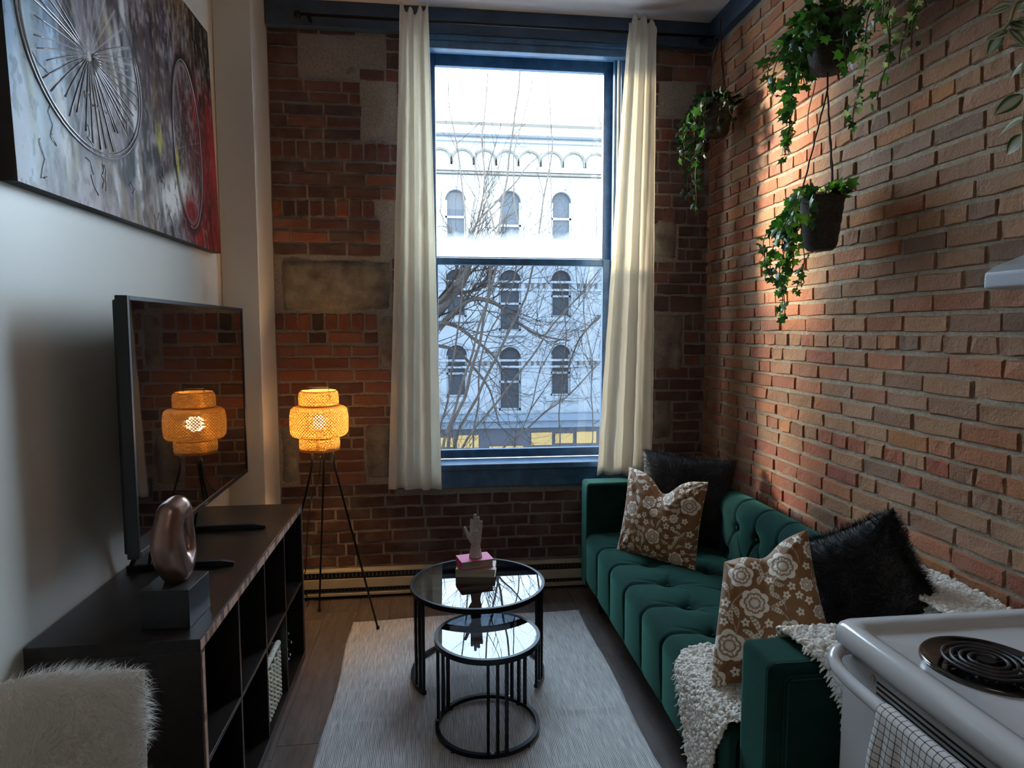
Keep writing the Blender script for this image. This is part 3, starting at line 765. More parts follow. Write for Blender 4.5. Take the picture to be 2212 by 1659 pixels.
# little trailing plant in the fourth cube
sp = thing('small_plant', 'small trailing plant with pale leaves in the lower far cube of the shelf unit', 'plant', (-.80, 3.04, .039))
part('pot', MB().lathe([(0, .039), (.045, .039), (.055, .13), (.05, .13), (.045, .115), (0, .11)], -.80, 3.04, 20), M_BLK, sp, smooth=True)
for k, (yy, zz) in enumerate(((2.93, .235), (2.945, .20), (2.97, .175), (2.94, .13), (2.99, .12), (3.02, .125), (3.05, .17), (3.00, .235))):
    pt = (-.665, yy, zz)
    part('vine', MB().tube([(-.79, 3.03, .12), (-.74, (yy+3.04)/2, .22), (-.68, yy, zz+.015), pt], .0012, 5), M_VINE, sp)
    a = rng.uniform(0, 6); m = MB().add([(pt[0], pt[1]+.008*math.cos(a+q*1.05)*(1 if q % 2 else .7), pt[2]+.008*math.sin(a+q*1.05)) for q in range(6)]+[(pt[0]+.004, pt[1], pt[2])], [(q, (q+1) % 6, 6) for q in range(6)])
    part('leaf', m, simple('pale_leaf', (.55, .60, .50) if k != 7 else (.10, .30, .05), .5), sp)

# ---- television
TX = -.905
tv = thing('television', 'large flat screen television on the shelf unit, screen reflecting the lamp', 'television', (TX, 2.72, SZ))
Rt = Matrix.Translation((TX, 2.10, 0)) @ Matrix.Rotation(R(0.6), 4, 'Z')
def tvm(m): m.v = [tuple(Rt @ Vector(p)) for p in m.v]; return m
TW, TZ0, TZ1 = 1.262, .912, 1.722
part('back_shell', tvm(MB().box(-.048, -.010, .012, TW-.012, TZ0+.012, TZ1-.012)), M_BLK, tv, bevel=.006)
part('back_housing', tvm(MB().box(-.085, -.0485, .18, TW-.18, TZ0+.05, TZ0+.42)), M_BLK, tv, bevel=.01)
bz = .016
m = MB().box(-.034, .001, 0, bz, TZ0, TZ1).box(-.034, .001, TW-bz, TW, TZ0, TZ1).box(-.034, .001, bz, TW-bz, TZ1-bz*.9, TZ1).box(-.034, .001, bz, TW-bz, TZ0, TZ0+bz*1.25)
part('bezel', tvm(m), M_TVBEZEL, tv, bevel=.002)
scm = Mat('dark_screen'); scm.p(Base_Color=(.004, .004, .005), Roughness=.035, Specular_IOR_Level=.9, Coat_Weight=1.0, Coat_Roughness=.02, Coat_IOR=1.6)
part('screen', tvm(MB().box(-.009, -.003, bz, TW-bz, TZ0+bz*1.25, TZ1-bz*.9)), scm.m, tv)
part('badge', tvm(MB().box(.0012, .002, TW*.5-.018, TW*.5+.018, TZ0+.006, TZ0+.013)), simple('silver_badge', (.5,.5,.5), .3, 1), tv, 'small silver badge')
for yy, tag_ in ((.30, 0), (.745, 1)):
    # each foot: a long low bar reaching out over the shelf and a strut up to the panel
    y0 = 2.10+yy
    m = MB()
    pts = [(-1.075, y0+.0, SZ+.008), (-.90, y0+.0, SZ+.012), (-.76, y0+.004, SZ+.012), (-.715, y0+.006, SZ+.007)]
    m.tube(pts, [.011, .015, .014, .008], 4, up=(0, 0, 1))
    m.v = [(a, b, max(c, SZ+.0006)) for a, b, c in m.v]
    part('foot', m, M_BLK, tv, bevel=.001)
    part('foot_strut', MB().tube([(-1.0, y0, SZ+.018), (-.965, y0, TZ0+.06)], [.007, .010], 4), M_BLK, tv)
    part('foot_strut', MB().tube([(-1.06, y0, SZ+.014), (-.97, y0, TZ0+.07)], [.010, .018], 4), M_BLK, tv)

# ---- bronze sculpture on its block
st = thing('sculpture', 'brushed bronze loop sculpture on a black block at the near end of the shelf unit', 'sculpture', (-.745, 1.97, SZ))
Rs = Matrix.Translation((-.752, 1.975, 0)) @ Matrix.Rotation(R(-3), 4, 'Z')
m = MB().box(-.068, .066, -.075, .075, SZ+.0003, SZ+.112); m.v = [tuple(Rs @ Vector(p)) for p in m.v]
part('block', m, simple('black_wood', (.012, .012, .014), .42, nscale=40, var=.3), st, 'matt black wooden block', bevel=.0015)
m = MB(); zc = SZ+.112
d = Vector((math.sin(R(14)), math.cos(R(14)), 0)); base = Vector((-.752, 1.985, zc))
prof = [(-.004, .030, .047), (-.024, .070, .050), (-.034, .115, .050), (-.030, .160, .044), (-.016, .200, .043), (.012, .212, .040), (.042, .190, .026), (.054, .150, .019), (.060, .105, .019), (.052, .062, .026), (.020, .034, .040)]
pr = prof+[prof[0]]
for (a0, z0, r0), (a1, z1, r1) in zip(pr[:-1], pr[1:]):
    for q in range(4):
        t = q/4; c = base+d*(a0+(a1-a0)*t)*1.12+Vector((0, 0, z0+(z1-z0)*t)); rr = r0+(r1-r0)*t
        m.sphere(c, rr*.93, 16, 12)
o = part('bronze_loop', m, M_BRONZE, st, smooth=True)
rm = o.modifiers.new('skin', 'REMESH'); rm.mode = 'VOXEL'; rm.voxel_size = .005; rm.use_smooth_shade = True
sm = o.modifiers.new('soften', 'SMOOTH'); sm.iterations = 14

# ---- floor lamp with woven three-tier shade
LX, LY = -.607, 3.60
lp = thing('floor_lamp', 'lit tripod floor lamp with a three tier amber rattan shade in the left corner', 'lamp', (LX, LY, 0))
tiers = [[(.092, 1.293), (.100, 1.286), (.104, 1.262), (.104, 1.225), (.101, 1.206)],
         [(.102, 1.214), (.128, 1.210), (.146, 1.195), (.152, 1.165), (.153, 1.110), (.150, 1.070), (.140, 1.055), (.108, 1.046)],
         [(.104, 1.050), (.106, 1.030), (.106, .990), (.102, .976)]]
def prof_at(pf, t):
    L = [0]
    for a, b in zip(pf[:-1], pf[1:]): L.append(L[-1]+math.dist(a, b))
    s = t*L[-1]
    for i in range(len(pf)-1):
        if s <= L[i+1]+1e-9:
            k = (s-L[i])/(L[i+1]-L[i]); return pf[i][0]+(pf[i+1][0]-pf[i][0])*k, pf[i][1]+(pf[i+1][1]-pf[i][1])*k
    return pf[-1]
for ti, pf in enumerate(tiers):
    LL = sum(math.dist(a, b) for a, b in zip(pf[:-1], pf[1:])); rr = max(p[0] for p in pf)
    N = 40 if ti != 1 else 58; n = 14; m = MB(); wdt = math.pi*2*rr/N*.34; turn = LL/rr*1.0
    for sg in (1, -1):
        for k in range(N):
            a0 = 2*math.pi*k/N; vs = []
            for i in range(n+1):
                t = i/n; r_, z_ = prof_at(pf, t); r_ += .0006*sg*(1 if (i+k) % 2 else -1); a = a0+sg*turn*t
                for e in (-1, 1):
                    aa = a+e*wdt/r_; vs.append((LX+r_*math.cos(aa), LY+r_*math.sin(aa), z_))
            m.add(vs, [(2*i, 2*i+1, 2*i+3, 2*i+2) for i in range(n)])
    for (r_, z_) in (pf[0], pf[-1]): m.lathe([(r_-.0022, z_-.002), (r_+.0022, z_-.002), (r_+.0022, z_+.002), (r_-.0022, z_+.002)], LX, LY, 48, closed=True)
    part('shade_tier', m, M_RATTAN, lp, ['top shade tier', 'wide middle shade tier', 'bottom shade tier'][ti])
part('top_hoop', MB().tube([(LX-.052, LY, 1.293), (LX-.052, LY, 1.312), (LX+.052, LY, 1.312), (LX+.052, LY, 1.293)], .0022, 6), M_BLKMETAL, lp)
part('bulb', MB().sphere((LX, LY, 1.125), (.034, .034, .040), 20, 14), M_BULB, lp, 'glowing warm bulb', smooth=True)
part('bulb_socket', MB().lathe([(0, .985), (.02, .985), (.02, 1.07), (.015, 1.085), (0, 1.085)], LX, LY, 16), M_BLK, lp)
part('shade_ring', MB().lathe([(.098, .984), (.104, .984), (.104, .988), (.098, .988)], LX, LY, 40, closed=True).tube([(LX-.1, LY, .986), (LX+.1, LY, .986)], .003, 6).tube([(LX, LY-.1, .986), (LX, LY+.1, .986)], .003, 6), M_BLKMETAL, lp)
for (bx, by), (fx_, fy_) in (((.010, .055), (-.662, 3.775)), ((.075, -.02), (-.307, 3.490)), ((-.035, -.045), (-.84, 3.40))):
    part('leg', MB().tube([(LX+bx, LY+by, .985), (LX+bx, LY+by, .905), (LX+bx+(fx_-LX-bx)*.03, LY+by+(fy_-LY-by)*.03, .868), (fx_, fy_, .012)], .0055, 8), M_BLKMETAL, lp, smooth=True)
    part('foot_cap', MB().lathe([(0, .0005), (.009, .0005), (.009, .016), (.006, .020), (0, .020)], fx_, fy_, 12) if fx_ != -.307 else MB().lathe([(0, .0085), (.009, .0085), (.009, .022), (.006, .026), (0, .026)], fx_, fy_, 12), M_BLK, lp)
cp = [P(692, 985, y=3.66), P(689, 1030, y=3.68), P(672, 1080, y=3.74), P(664, 1150, y=3.78), P(660, 1230, y=3.82), P(652, 1262, y=3.84)]
cp = [Vector(c) for c in cp]+[Vector((-.74, 3.86, .004)), Vector((-.84, 3.70, .004))]
def smooth_path(pts, n=6):
    out = []; P4 = [pts[0]]+list(pts)+[pts[-1]]
    for i in range(1, len(P4)-2):
        for k in range(n):
            t = k/n; a, b, c, d = [Vector(P4[i+j]) for j in (-1, 0, 1, 2)]
            out.append(.5*((2*b)+(c-a)*t+(2*a-5*b+4*c-d)*t*t+(3*b-a-3*c+d)*t**3))
    return out+[Vector(pts[-1])]
part('power_cord', MB().tube(smooth_path(cp), .003, 6), M_BLK, lp, smooth=True)
ld = bpy.data.lights.new('lamp_glow', 'POINT'); ld.energy = 72; ld.shadow_soft_size = .04; ld.color = (1, .56, .20)
lo = bpy.data.objects.new('lamp_glow', ld); col.objects.link(lo); lo.location = (LX, LY, 1.125)

# ---- sofa
sf = thing('sofa', 'dark green velvet tufted sofa against the right brick wall', 'sofa', (1.28, 2.66, 0))
FX, BX, Y0, Y1 = .868, 1.485, 1.735, 3.625
seat_b = [(x, y) for x, off in ((1.075, 0), (1.325, .125)) for y in [1.85+off+.25*k for k in range(8)] if Y0+.08 < y < Y1-.06]
back_b = [1.85+.2*k for k in range(9)]
def tuft_seat():
    ny, nt = 300, 110
    y = np.linspace(Y0, Y1, ny+1); t = np.linspace(0, 1, nt+1); Yg, T = np.meshgrid(y, t, indexing='ij')
    # profile: back to front over the top, round the edge, then down the front
    top = BX-FX-.055; arc = math.pi/2*.055; dn = .205; L = top+arc+dn; s = T*L
    px = np.where(s < top, BX-s, np.where(s < top+arc, FX+.055-.055*np.sin((s-top)/.055), FX))
    pz = np.where(s < top, .447, np.where(s < top+arc, .447-.055+.055*np.cos((s-top)/.055), .447-.055-(s-top-arc)))
    nx_ = np.where(s < top, 0, np.where(s < top+arc, -np.sin((s-top)/.055), -1.0)); nz_ = np.where(s < top, 1, np.where(s < top+arc, np.cos((s-top)/.055), 0.0))
    d = .012*np.sin(np.clip((s-.0)/top, 0, 1)*math.pi)+.010*np.abs(np.sin((Yg-1.85)/.25*math.pi))**.7*sstep(top*.55, top*1.0, s)
    for bx, by in seat_b:
        sb = BX-bx; r2 = ((s-sb)**2+(Yg-by)**2)
        d = d-.030*np.exp(-r2/(.030**2))-.012*np.exp(-r2/(.08**2))
        # fold running over the front edge
        if bx < 1.2:
            yy = by+.012*np.sin((s-sb)*8)
            d = d-.0075*np.exp(-((Yg-yy)/.0065)**2)*sstep(sb-.01, sb+.05, s)*(1-.5*sstep(top+arc, L, s))
        # short gathers either side
        for sg in (-1, 1):
            u = (s-sb)*sg; w = (Yg-by)-.35*u*sg
            d = d-.006*np.exp(-(w/.008)**2)*sstep(0, .02, u)*(1-sstep(.06, .17, u))
            u2 = (Yg-by)*sg; w2 = (s-sb)+.4*u2
            d = d-.007*np.exp(-(w2/.008)**2)*sstep(0, .02, u2)*(1-sstep(.05, .12, u2))
    d = d*sstep(0, .02, Yg-Y0)*sstep(0, .02, Y1-Yg)
    X = px+nx_*d; Z = pz+nz_*d
    return MB().grid(np.stack([X, Yg, Z], -1), flip=True)
o = part('seat', tuft_seat(), M_VELVET, sf, smooth=True)
def tuft_back():
    ny, nt = 300, 90
    y = np.linspace(Y0-.002, Y1+.002, ny+1); t = np.linspace(0, 1, nt+1); Yg, T = np.meshgrid(y, t, indexing='ij')
    zb_, zt_, rr = .40, .762, .085; up = zt_-rr-zb_; arc = math.pi*rr; dn = .05; L = up+arc+dn; s = T*L
    cxb = BX+rr+.012
    a = np.clip((s-up)/rr, 0, math.pi)
    X0 = np.where(s < up, cxb-rr, cxb-rr*np.cos(a)); Z0 = np.where(s < up, zb_+s, zt_-rr+rr*np.sin(a))
    Z0 = np.where(s > up+arc, zt_-rr-(s-up-arc), Z0)
    nx_ = np.where(s < up, -1, -np.cos(a)); nz_ = np.where(s < up, 0, np.sin(a))
    d = np.zeros_like(s)+.012*np.sin(np.clip(s/(up+arc), 0, 1)*math.pi)
    sb = .635-zb_
    for by in back_b:
        r2 = (s-sb)**2+(Yg-by)**2
        d = d-.030*np.exp(-r2/.026**2)-.010*np.exp(-r2/.07**2)
        d = d-.0085*np.exp(-((Yg-by-.02*np.sin((s-sb)*9))/.008)**2)*sstep(sb, sb+.05, s)*(1-.4*sstep(up+1.2*rr, up+2.2*rr, s))
        for sg in (-1, 1):
            u = sb-s; w = (Yg-by)-sg*u*.62
            d = d-.009*np.exp(-(w/.007)**2)*sstep(0, .015, u)*(1-sstep(.13, .17, u))
    for k, by in enumerate(back_b[:-1]):
        by2 = by+.1; r2 = (s-(sb-.15))**2+(Yg-by2)**2; d = d-.025*np.exp(-r2/.025**2)
    X = X0+nx_*d; Z = Z0+nz_*d
    return MB().grid(np.stack([X, Yg, Z], -1))
part('backrest', tuft_back(), M_VELVET, sf, smooth=True)
m = MB()
for bx, by in seat_b:
    q = MB().sphere((bx, by, .4355), (.009, .009, .005), 10, 6); part('button', q, M_VELVET, sf, smooth=True)
for by in back_b: part('button', MB().sphere((BX-.001+.016, by, .635), (.005, .009, .009), 10, 6), M_VELVET, sf, smooth=True)
part('seat_frame', MB().box(.895, 1.66, Y0, Y1, .118, .39), M_VELVET, sf, bevel=.01)
part('back_frame', MB().box(1.60, 1.675, Y0, Y1, .118, .70), M_VELVET, sf, bevel=.015)
for (a, b, lab) in ((1.565, 1.733, 'near arm with a piped outer panel'), (3.627, 3.775, None)):
    part('arm', MB().box(.872, 1.672, a, b, .118, .738), M_VELVET, sf, lab, bevel=.022, seg=4)
part('arm_outer_panel', MB().box(.915, 1.66, 1.5525, 1.5645, .13, .700), M_VELVET, sf, bevel=.005)
part('piping', MB().tube([(.915, 1.556, .13), (.915, 1.556, .697), (.925, 1.556, .707), (1.66, 1.556, .707)], .006, 8), M_VELVET, sf, smooth=True)
part('piping', MB().tube([(.876, 1.578, .14), (.876, 1.578, .722), (.90, 1.578, .735), (1.65, 1.578, .735)], .0035, 6), M_VELVET, sf, smooth=True)
for x, y in ((.945, 3.56), (.95, 1.68), (1.60, 3.68), (1.60, 1.65)):
    part('leg', MB().tube([(x, y, .117), (x, y, .0005)], [.026, .016], 4), M_BLK, sf)

# ---- cushions
def pillow_pts(n, w, h, th, chop=0, seed=0, both=1, sag=0):
    u = np.linspace(-1, 1, n+1); U, V = np.meshgrid(u, u, indexing='ij')
    pin = 1-.075*(1-U**2)*np.abs(V)**3; pin2 = 1-.075*(1-V**2)*np.abs(U)**3
    X = U*w/2*pin2; Y = V*h/2*pin
    # karate chop: the middle of the top edge is pushed down
    if seed == 5:
        w_ = ((1-U)/2*(1+V)/2)**1.4; X = X+.115*w_; Y = Y-.075*w_
    dent = chop*np.exp(-(U/.34)**2)*sstep(-.2, 1, V); Y = Y-dent
    T = th/2*(np.clip(1-np.abs(U)**2.6, 0, 1)*np.clip(1-np.abs(V)**2.6, 0, 1))**.55
    T = T*(1-.40*np.exp(-(U/.20)**2)*sstep(.0, .9, V)*(1 if chop else 0))
    wr = (fbm((U+2)*3+V*2, (V+2)*3-U, seed, 3)-.5)*.016
    for k in range(4):
        a = [(-1, -1), (1, -1), (-1, 1), (1, 1)][k]
        rr = np.hypot(U-a[0], V-a[1]); an = np.arctan2(V-a[1], U-a[0]); wr = wr+.005*np.sin(an*14+seed+k)*np.exp(-((rr-.35)/.25)**2)
    return X, Y, T, wr*np.clip(1-np.maximum(np.abs(U), np.abs(V))**6, 0, 1), U, V
def pillow(name, label, M, w, h, th, mat, chop=0, n=64, seed=0, colf=None, group=None, cat='cushion'):
    X, Y, T, wv, U, V = pillow_pts(n, w, h, th, chop, seed)
    m = MB(); f = np.stack([X, Y, T+wv], -1); b = np.stack([X, Y, -T+wv*.3], -1)
    nn = n+1; m.grid(f); m.grid(b, flip=True)
    m.v = [tuple(M @ Vector(p)) for p in m.v]
    vc = None
    if colf: vc = np.concatenate([colf(X.ravel(), Y.ravel()), colf(X.ravel()+.9, Y.ravel()+.3)])
    o = part(name, m, mat, None, smooth=True, vcol=vc); tag(o, label, cat, group)
    return o
def frame(center, xdir, ydir):
    x = Vector(xdir).normalized(); z = x.cross(Vector(ydir)).normalized(); y = z.cross(x)
    return Matrix(((x.x, y.x, z.x, center[0]), (x.y, y.y, z.y, center[1]), (x.z, y.z, z.z, center[2]), (0, 0, 0, 1)))
FR = random.Random(5)
flowers = []; 
for k in range(420):
    for tr in range(40):
        c = (FR.uniform(-.3, 1.3), FR.uniform(-.35, .75)); r_ = FR.choice([.050, .046, .040, .034, .018, .014]) if k < 200 else FR.choice([.022, .016, .013])
        if all(math.dist(c, f[0]) > (r_+f[1])*1.02 for f in flowers): flowers.append((c, r_, FR.choice([5, 7, 8, 11]), FR.uniform(0, 6))); break
leaves = []
for k in range(700):
    for tr in range(12):
        c = (FR.uniform(-.3, 1.3), FR.uniform(-.35, .75))
        if all(math.dist(c, f[0]) > f[1]+.014 for f in flowers) and all(math.dist(c, l[0]) > .021 for l in leaves): leaves.append((c, FR.uniform(.018, .030), FR.uniform(.0055, .009), FR.uniform(0, 6.28))); break
def floral(x, y):
    base = np.array([.235, .105, .030]); ink = np.array([.80, .74, .62]); mask = np.zeros_like(x)
    for (cx, cy), R_, npet, ph in flowers:
        dx, dy = x-cx, y-cy; sel = (np.abs(dx) < R_*1.2) & (np.abs(dy) < R_*1.2)
        if not sel.any(): continue
        r = np.hypot(dx[sel], dy[sel])/R_; th = np.arctan2(dy[sel], dx[sel])+ph
        mk = np.zeros_like(r)
        for lv, (ra, k) in enumerate(((1.0, 1.0), (.68, .96), (.38, .9))):
            edge = ra*(.80+.20*np.abs(np.cos(npet*th/2+lv*.9)))
            inside = (r < edge).astype(float); line = (np.abs(r-edge) < .075) | ((np.abs(np.sin(npet*th/2+lv*.9+math.pi/2*0)) < .16) & (r > ra*.45) & (r < ra))
            mk = np.where(inside > 0, k, mk); mk = np.where((r < ra*1.05) & line & (lv > 0), .15, mk)
        if R_ < .02: mk = (r < .8+.2*np.cos(5*th))*1.0*(r > .25)
        mask[sel] = np.maximum(mask[sel], mk)
    for (cx, cy), L_, w_, a in leaves:
        dx, dy = x-cx, y-cy; u = dx*math.cos(a)+dy*math.sin(a); v = -dx*math.sin(a)+dy*math.cos(a)+.25*u*u/L_
        ww = w_*np.clip(1-(u/L_)**2, 0, 1); inside = (np.abs(v) < ww) & (np.abs(v) > w_*.10) & ((np.sin(u/L_*16+np.abs(v)/w_*2.5) > -.75))
        mask = np.maximum(mask, inside*.85)
        stem = (np.abs(v-.3*np.sin(u*40)*.01) < .0012) & (u > L_) & (u < L_*2.4); mask = np.maximum(mask, stem*.6)
    return base[None]*(1-mask[:, None])+ink[None]*mask[:, None]
# far corner: brown floral cushion leaning on a black fur one
pA = frame((1.165, 3.130, .655), (.62, -.77, -.02), (.20, .12, .96))
pillow('cushion', 'brown cushion with white flower print at the far end of the sofa', frame((1.155, 3.19, .655), (.66, -.74, -.03), (.16, .13, .97)), .455, .455, .13, M_PRINT, chop=.085, n=230, seed=2, colf=floral, group='flower print cushions')
pillow('cushion', 'brown flower print cushion on the cream throw, near end of the sofa', frame((1.055, 1.965, .715), (.90, -.30, .18), (.10, .42, .90)), .40, .46, .15, M_PRINT, chop=.030, n=230, seed=5, colf=lambda x, y: floral(x+.55, y+.22), group='flower print cushions')
def furry(o, n, length, mat, gravity=.3, width=.0011, seed=0, name='fur', lift=1.0, filt=None, kinds=None):
    rr = random.Random(seed); me = o.data; me.calc_loop_triangles()
    V = [v.co for v in me.vertices]; tris = [tuple(t.vertices) for t in me.loop_triangles]
    ar = [((V[b]-V[a]).cross(V[c]-V[a])).length for a, b, c in tris]; cum = np.cumsum(ar); tot = cum[-1]
    idx = np.searchsorted(cum, np.array([rr.random()*tot for _ in range(n)]))
    m = MB(); vs = []; fs = []
    for i in idx:
        a, b, c = tris[min(i, len(tris)-1)]; u, v = rr.random(), rr.random()
        if u+v > 1: u, v = 1-u, 1-v
        p = V[a]+(V[b]-V[a])*u+(V[c]-V[a])*v
        if filt and not filt(p): continue
        nrm = (V[b]-V[a]).cross(V[c]-V[a]).normalized()*lift
        cl = Vector((mn.noise(p*9), mn.noise(p*9+Vector((5, 1, 2))), mn.noise(p*9+Vector((2, 7, 3)))))
        d = (nrm+cl*1.1+Vector((rr.uniform(-.4, .4), rr.uniform(-.4, .4), rr.uniform(-.4, .4)))).normalized()
        L_ = length*rr.uniform(.5, 1.15); side = d.cross(Vector((rr.uniform(-1, 1), rr.uniform(-1, 1), rr.uniform(-1, 1)))).normalized()*width*.5
        q = p.copy(); k0 = len(vs)
        for s in range(4):
            w = side*(1-s/3.2); vs += [q-w, q+w]
            q = q+d*(L_/3); d = (d+Vector((0, 0, -gravity*.45))+cl*.18).normalized()
        fs += [(k0+2*s, k0+2*s+1, k0+2*s+3, k0+2*s+2) for s in range(3)]
    m.add(vs, fs)
    f = link(name, m.mesh(name), mat, None, None, kind='stuff'); f.parent = o
    return f
bf1 = pillow('fur_cushion', 'black fur cushion behind the far flower print cushion', frame((1.36, 3.40, .705), (.80, -.60, -.03), (.10, .22, .96)), .52, .47, .13, M_BFUR, chop=.0, n=36, seed=8, group='black fur cushions')
furry(bf1, 22000, .030, M_BFUR, seed=1)
_n = Vector((-.74, -.58, .34)).normalized(); _h = Vector((.62, -.79, .0)).normalized(); _v = _n.cross(_h).normalized(); _a = R(33)
bf2 = pillow('fur_cushion', 'black fur cushion at the near end of the sofa, beside the stove', frame((1.405, 1.95, .800), _h*math.cos(_a)+_v*math.sin(_a), -_h*math.sin(_a)+_v*math.cos(_a)), .36, .36, .15, M_BFUR, chop=0, n=36, seed=9, group='black fur cushions')
furry(bf2, 22000, .030, M_BFUR, seed=2)

# ---- cream boucle throw, draped over the near arm, the seat and the back
TR = random.Random(21)
def strip(path, half0, half1, nu=60, nv=40, rag=.012, wav=.006, seed=0):
    """cloth along a path of points; half0/half1(t): offsets of the two edges as vectors"""
    pts = smooth_path([Vector(p) for p in path], 8); nu = len(pts)-1; A = np.zeros((nu+1, nv+1, 3))
    for i, p in enumerate(pts):
        t = i/nu
        for j in range(nv+1):
            s = j/nv; q = p+half0(t)*(1-s)+half1(t)*s
            e = rag*mn.noise(Vector((t*14, s*3, seed)))*(1 if s in (0, 1) else 0)
            wv = mn.noise(Vector((q.x*9, q.y*9, q.z*9+seed)))*wav
            A[i, j] = (q.x+wv, q.y+e-abs(wv), q.z+wv*.6+abs(wv)*.6)
    return A
th = thing('throw_blanket', 'cream boucle throw draped over the near arm, seat and back of the green sofa', 'blanket', (1.2, 1.9, .45))
Yv = lambda a: Vector((0, a, 0)); Xv = lambda a: Vector((a, 0, 0))
patches = []
# over the back, down to the seat, over the front edge and hanging
patches.append(strip([(1.700, 1.95, .70), (1.675, 1.95, .790), (1.59, 1.95, .802), (1.49, 1.95, .770), (1.455, 1.95, .62), (1.43, 1.95, .485), (1.30, 1.95, .472), (1.10, 1.95, .474), (.91, 1.95, .476), (.848, 1.95, .43), (.838, 1.95, .30), (.835, 1.95, .17), (.84, 1.95, .06)],
   lambda t: Yv(-.21 if t < .62 else -.21+.12*(t-.62)/.38), lambda t: Yv(.13+.30*max(0, 1-t*2.6)+.12*math.exp(-((t-.66)/.09)**2)-.17*max(0, (t-.80)/.2)), rag=.035, seed=1))
# from the seat up over the near arm and down its outside
patches.append(strip([(1.30, 1.99, .478), (1.30, 1.80, .482), (1.30, 1.752, .56), (1.30, 1.742, .70), (1.30, 1.72, .757), (1.30, 1.65, .763), (1.30, 1.575, .757), (1.30, 1.538, .70), (1.31, 1.530, .60), (1.34, 1.528, .48), (1.38, 1.528, .36)],
   lambda t: Xv(-.34+.06*t if t < .58 else -.305+.12*(t-.58)/.42 ), lambda t: Xv(.34-.10*max(0, (t-.7)/.3)), rag=.02, seed=2))
patches.append(strip([(1.57, 1.63, .795), (1.57, 1.80, .800), (1.56, 2.0, .800), (1.56, 2.18, .792), (1.57, 2.28, .785)], lambda t: Xv(-.11+.03*t), lambda t: Xv(.11), rag=.02, seed=3))
cloth = MB()
for A in patches: cloth.grid(A)
o = part('cloth', cloth, M_BOUCLE, th, smooth=True)
ico = []
bm = bmesh.new(); bmesh.ops.create_icosphere(bm, subdivisions=1, radius=1); bm.verts.ensure_lookup_table()
iv = [v.co.copy() for v in bm.verts]; iff = [tuple(v.index for v in f.verts) for f in bm.faces]; bm.free()
# icosphere subdivisions=1 is the 20-faced solid
tv_, tf_ = [], []
for A in patches:
    nu, nv = A.shape[0]-1, A.shape[1]-1
    du = np.linalg.norm(A[1:, :-1]-A[:-1, :-1], axis=2); dv = np.linalg.norm(A[:-1, 1:]-A[:-1, :-1], axis=2); a_ = (du*dv).ravel(); cum = np.cumsum(a_)
    n = int(cum[-1]/.000060)
    for _ in range(n):
        k = int(np.searchsorted(cum, TR.random()*cum[-1])); k = min(k, nu*nv-1); i, j = divmod(k, nv)
        fu, fv = TR.random(), TR.random()
        p = Vector(A[i, j])*(1-fu)*(1-fv)+Vector(A[i+1, j])*fu*(1-fv)+Vector(A[i, j+1])*(1-fu)*fv+Vector(A[i+1, j+1])*fu*fv
        nrm = (Vector(A[i+1, j])-Vector(A[i, j])).cross(Vector(A[i, j+1])-Vector(A[i, j]))
        nrm = nrm.normalized() if nrm.length > 1e-9 else Vector((0, 0, 1))
        if nrm.z < -.3 or (abs(nrm.z) < .4 and nrm.dot(CAM-p) < 0): nrm = -nrm
        s = TR.uniform(.0045, .0095); b = len(tv_)
        ax = (TR.uniform(.7, 1.3)*s, TR.uniform(.7, 1.3)*s, TR.uniform(.7, 1.3)*s); off = p+nrm*s*.5+Vector((TR.uniform(-.002, .002),)*3)
        tv_ += [(off.x+v.x*ax[0], off.y+v.y*ax[1], off.z+v.z*ax[2]) for v in iv]; tf_ += [(b+f[0], b+f[1], b+f[2]) for f in iff]
m = MB(); m.add(tv_, tf_); part('boucle_loops', m, M_BOUCLE, th, kind='stuff', smooth=True)
fr = MB(); A = patches[0]; nu = A.shape[0]-1
def fringe(p, d, L_):
    q = Vector(p); pts = [q.copy()]
    for s in range(4):
        q = q+Vector(d)*L_/4+Vector((TR.uniform(-1, 1), TR.uniform(-1, 1), TR.uniform(-1, 1)))*L_*.08; pts.append(q.copy())
    fr.tube(pts, [.0045, .004, .0035, .0025, .0012], 5)
for i in range(int(nu*.42), nu+1):
    for r_ in range(2): fringe(A[i, -1], (TR.uniform(-.3, 0), .5, -.7), TR.uniform(.02, .06))
for j in range(A.shape[1]):
    for r_ in range(2): fringe(A[-1, j], (TR.uniform(-.2, .1), TR.uniform(-.2, .3), -1), TR.uniform(.02, .05))
B = patches[1]
for i in range(int(B.shape[0]*.55), B.shape[0]): fringe(B[i, 0], (-.6, -.1, -.6), TR.uniform(.01, .03))
for j in range(B.shape[1]): fringe(B[-1, j], (-.3, 0, -.9), TR.uniform(.01, .03))
part('fringe', fr, M_BOUCLE, th, kind='stuff', smooth=True)

# ---- stove
KX0, KX1, KY0, KY1 = .975, 1.69, .665, 1.425
sv = thing('stove', 'white electric coil stove in the lower right corner, a towel on its handle', 'stove', (1.33, 1.05, 0))
part('body', MB().box(KX0+.03, KX1, KY0, KY1, .03, .885), M_WHITE, sv, bevel=.006)
part('oven_door', MB().box(KX0, KX0+.029, KY0+.006, KY1-.006, .22, .852), M_WHITE, sv, bevel=.008, seg=3)
part('drawer', MB().box(KX0, KX0+.029, KY0+.006, KY1-.006, .055, .212), M_WHITE, sv, bevel=.008, seg=3)
part('door_top_trim', MB().box(KX0-.004, KX0+.03, KY0+.002, KY1-.002, .857, .876), M_WHITE, sv, bevel=.007, seg=3)
for k in range(3): part('vent_slot', MB().box(KX0-.0012, KX0+.001, KY0+.13, KY1-.13, .836-.0125*k, .8405-.0125*k), M_DARKSLOT, sv)
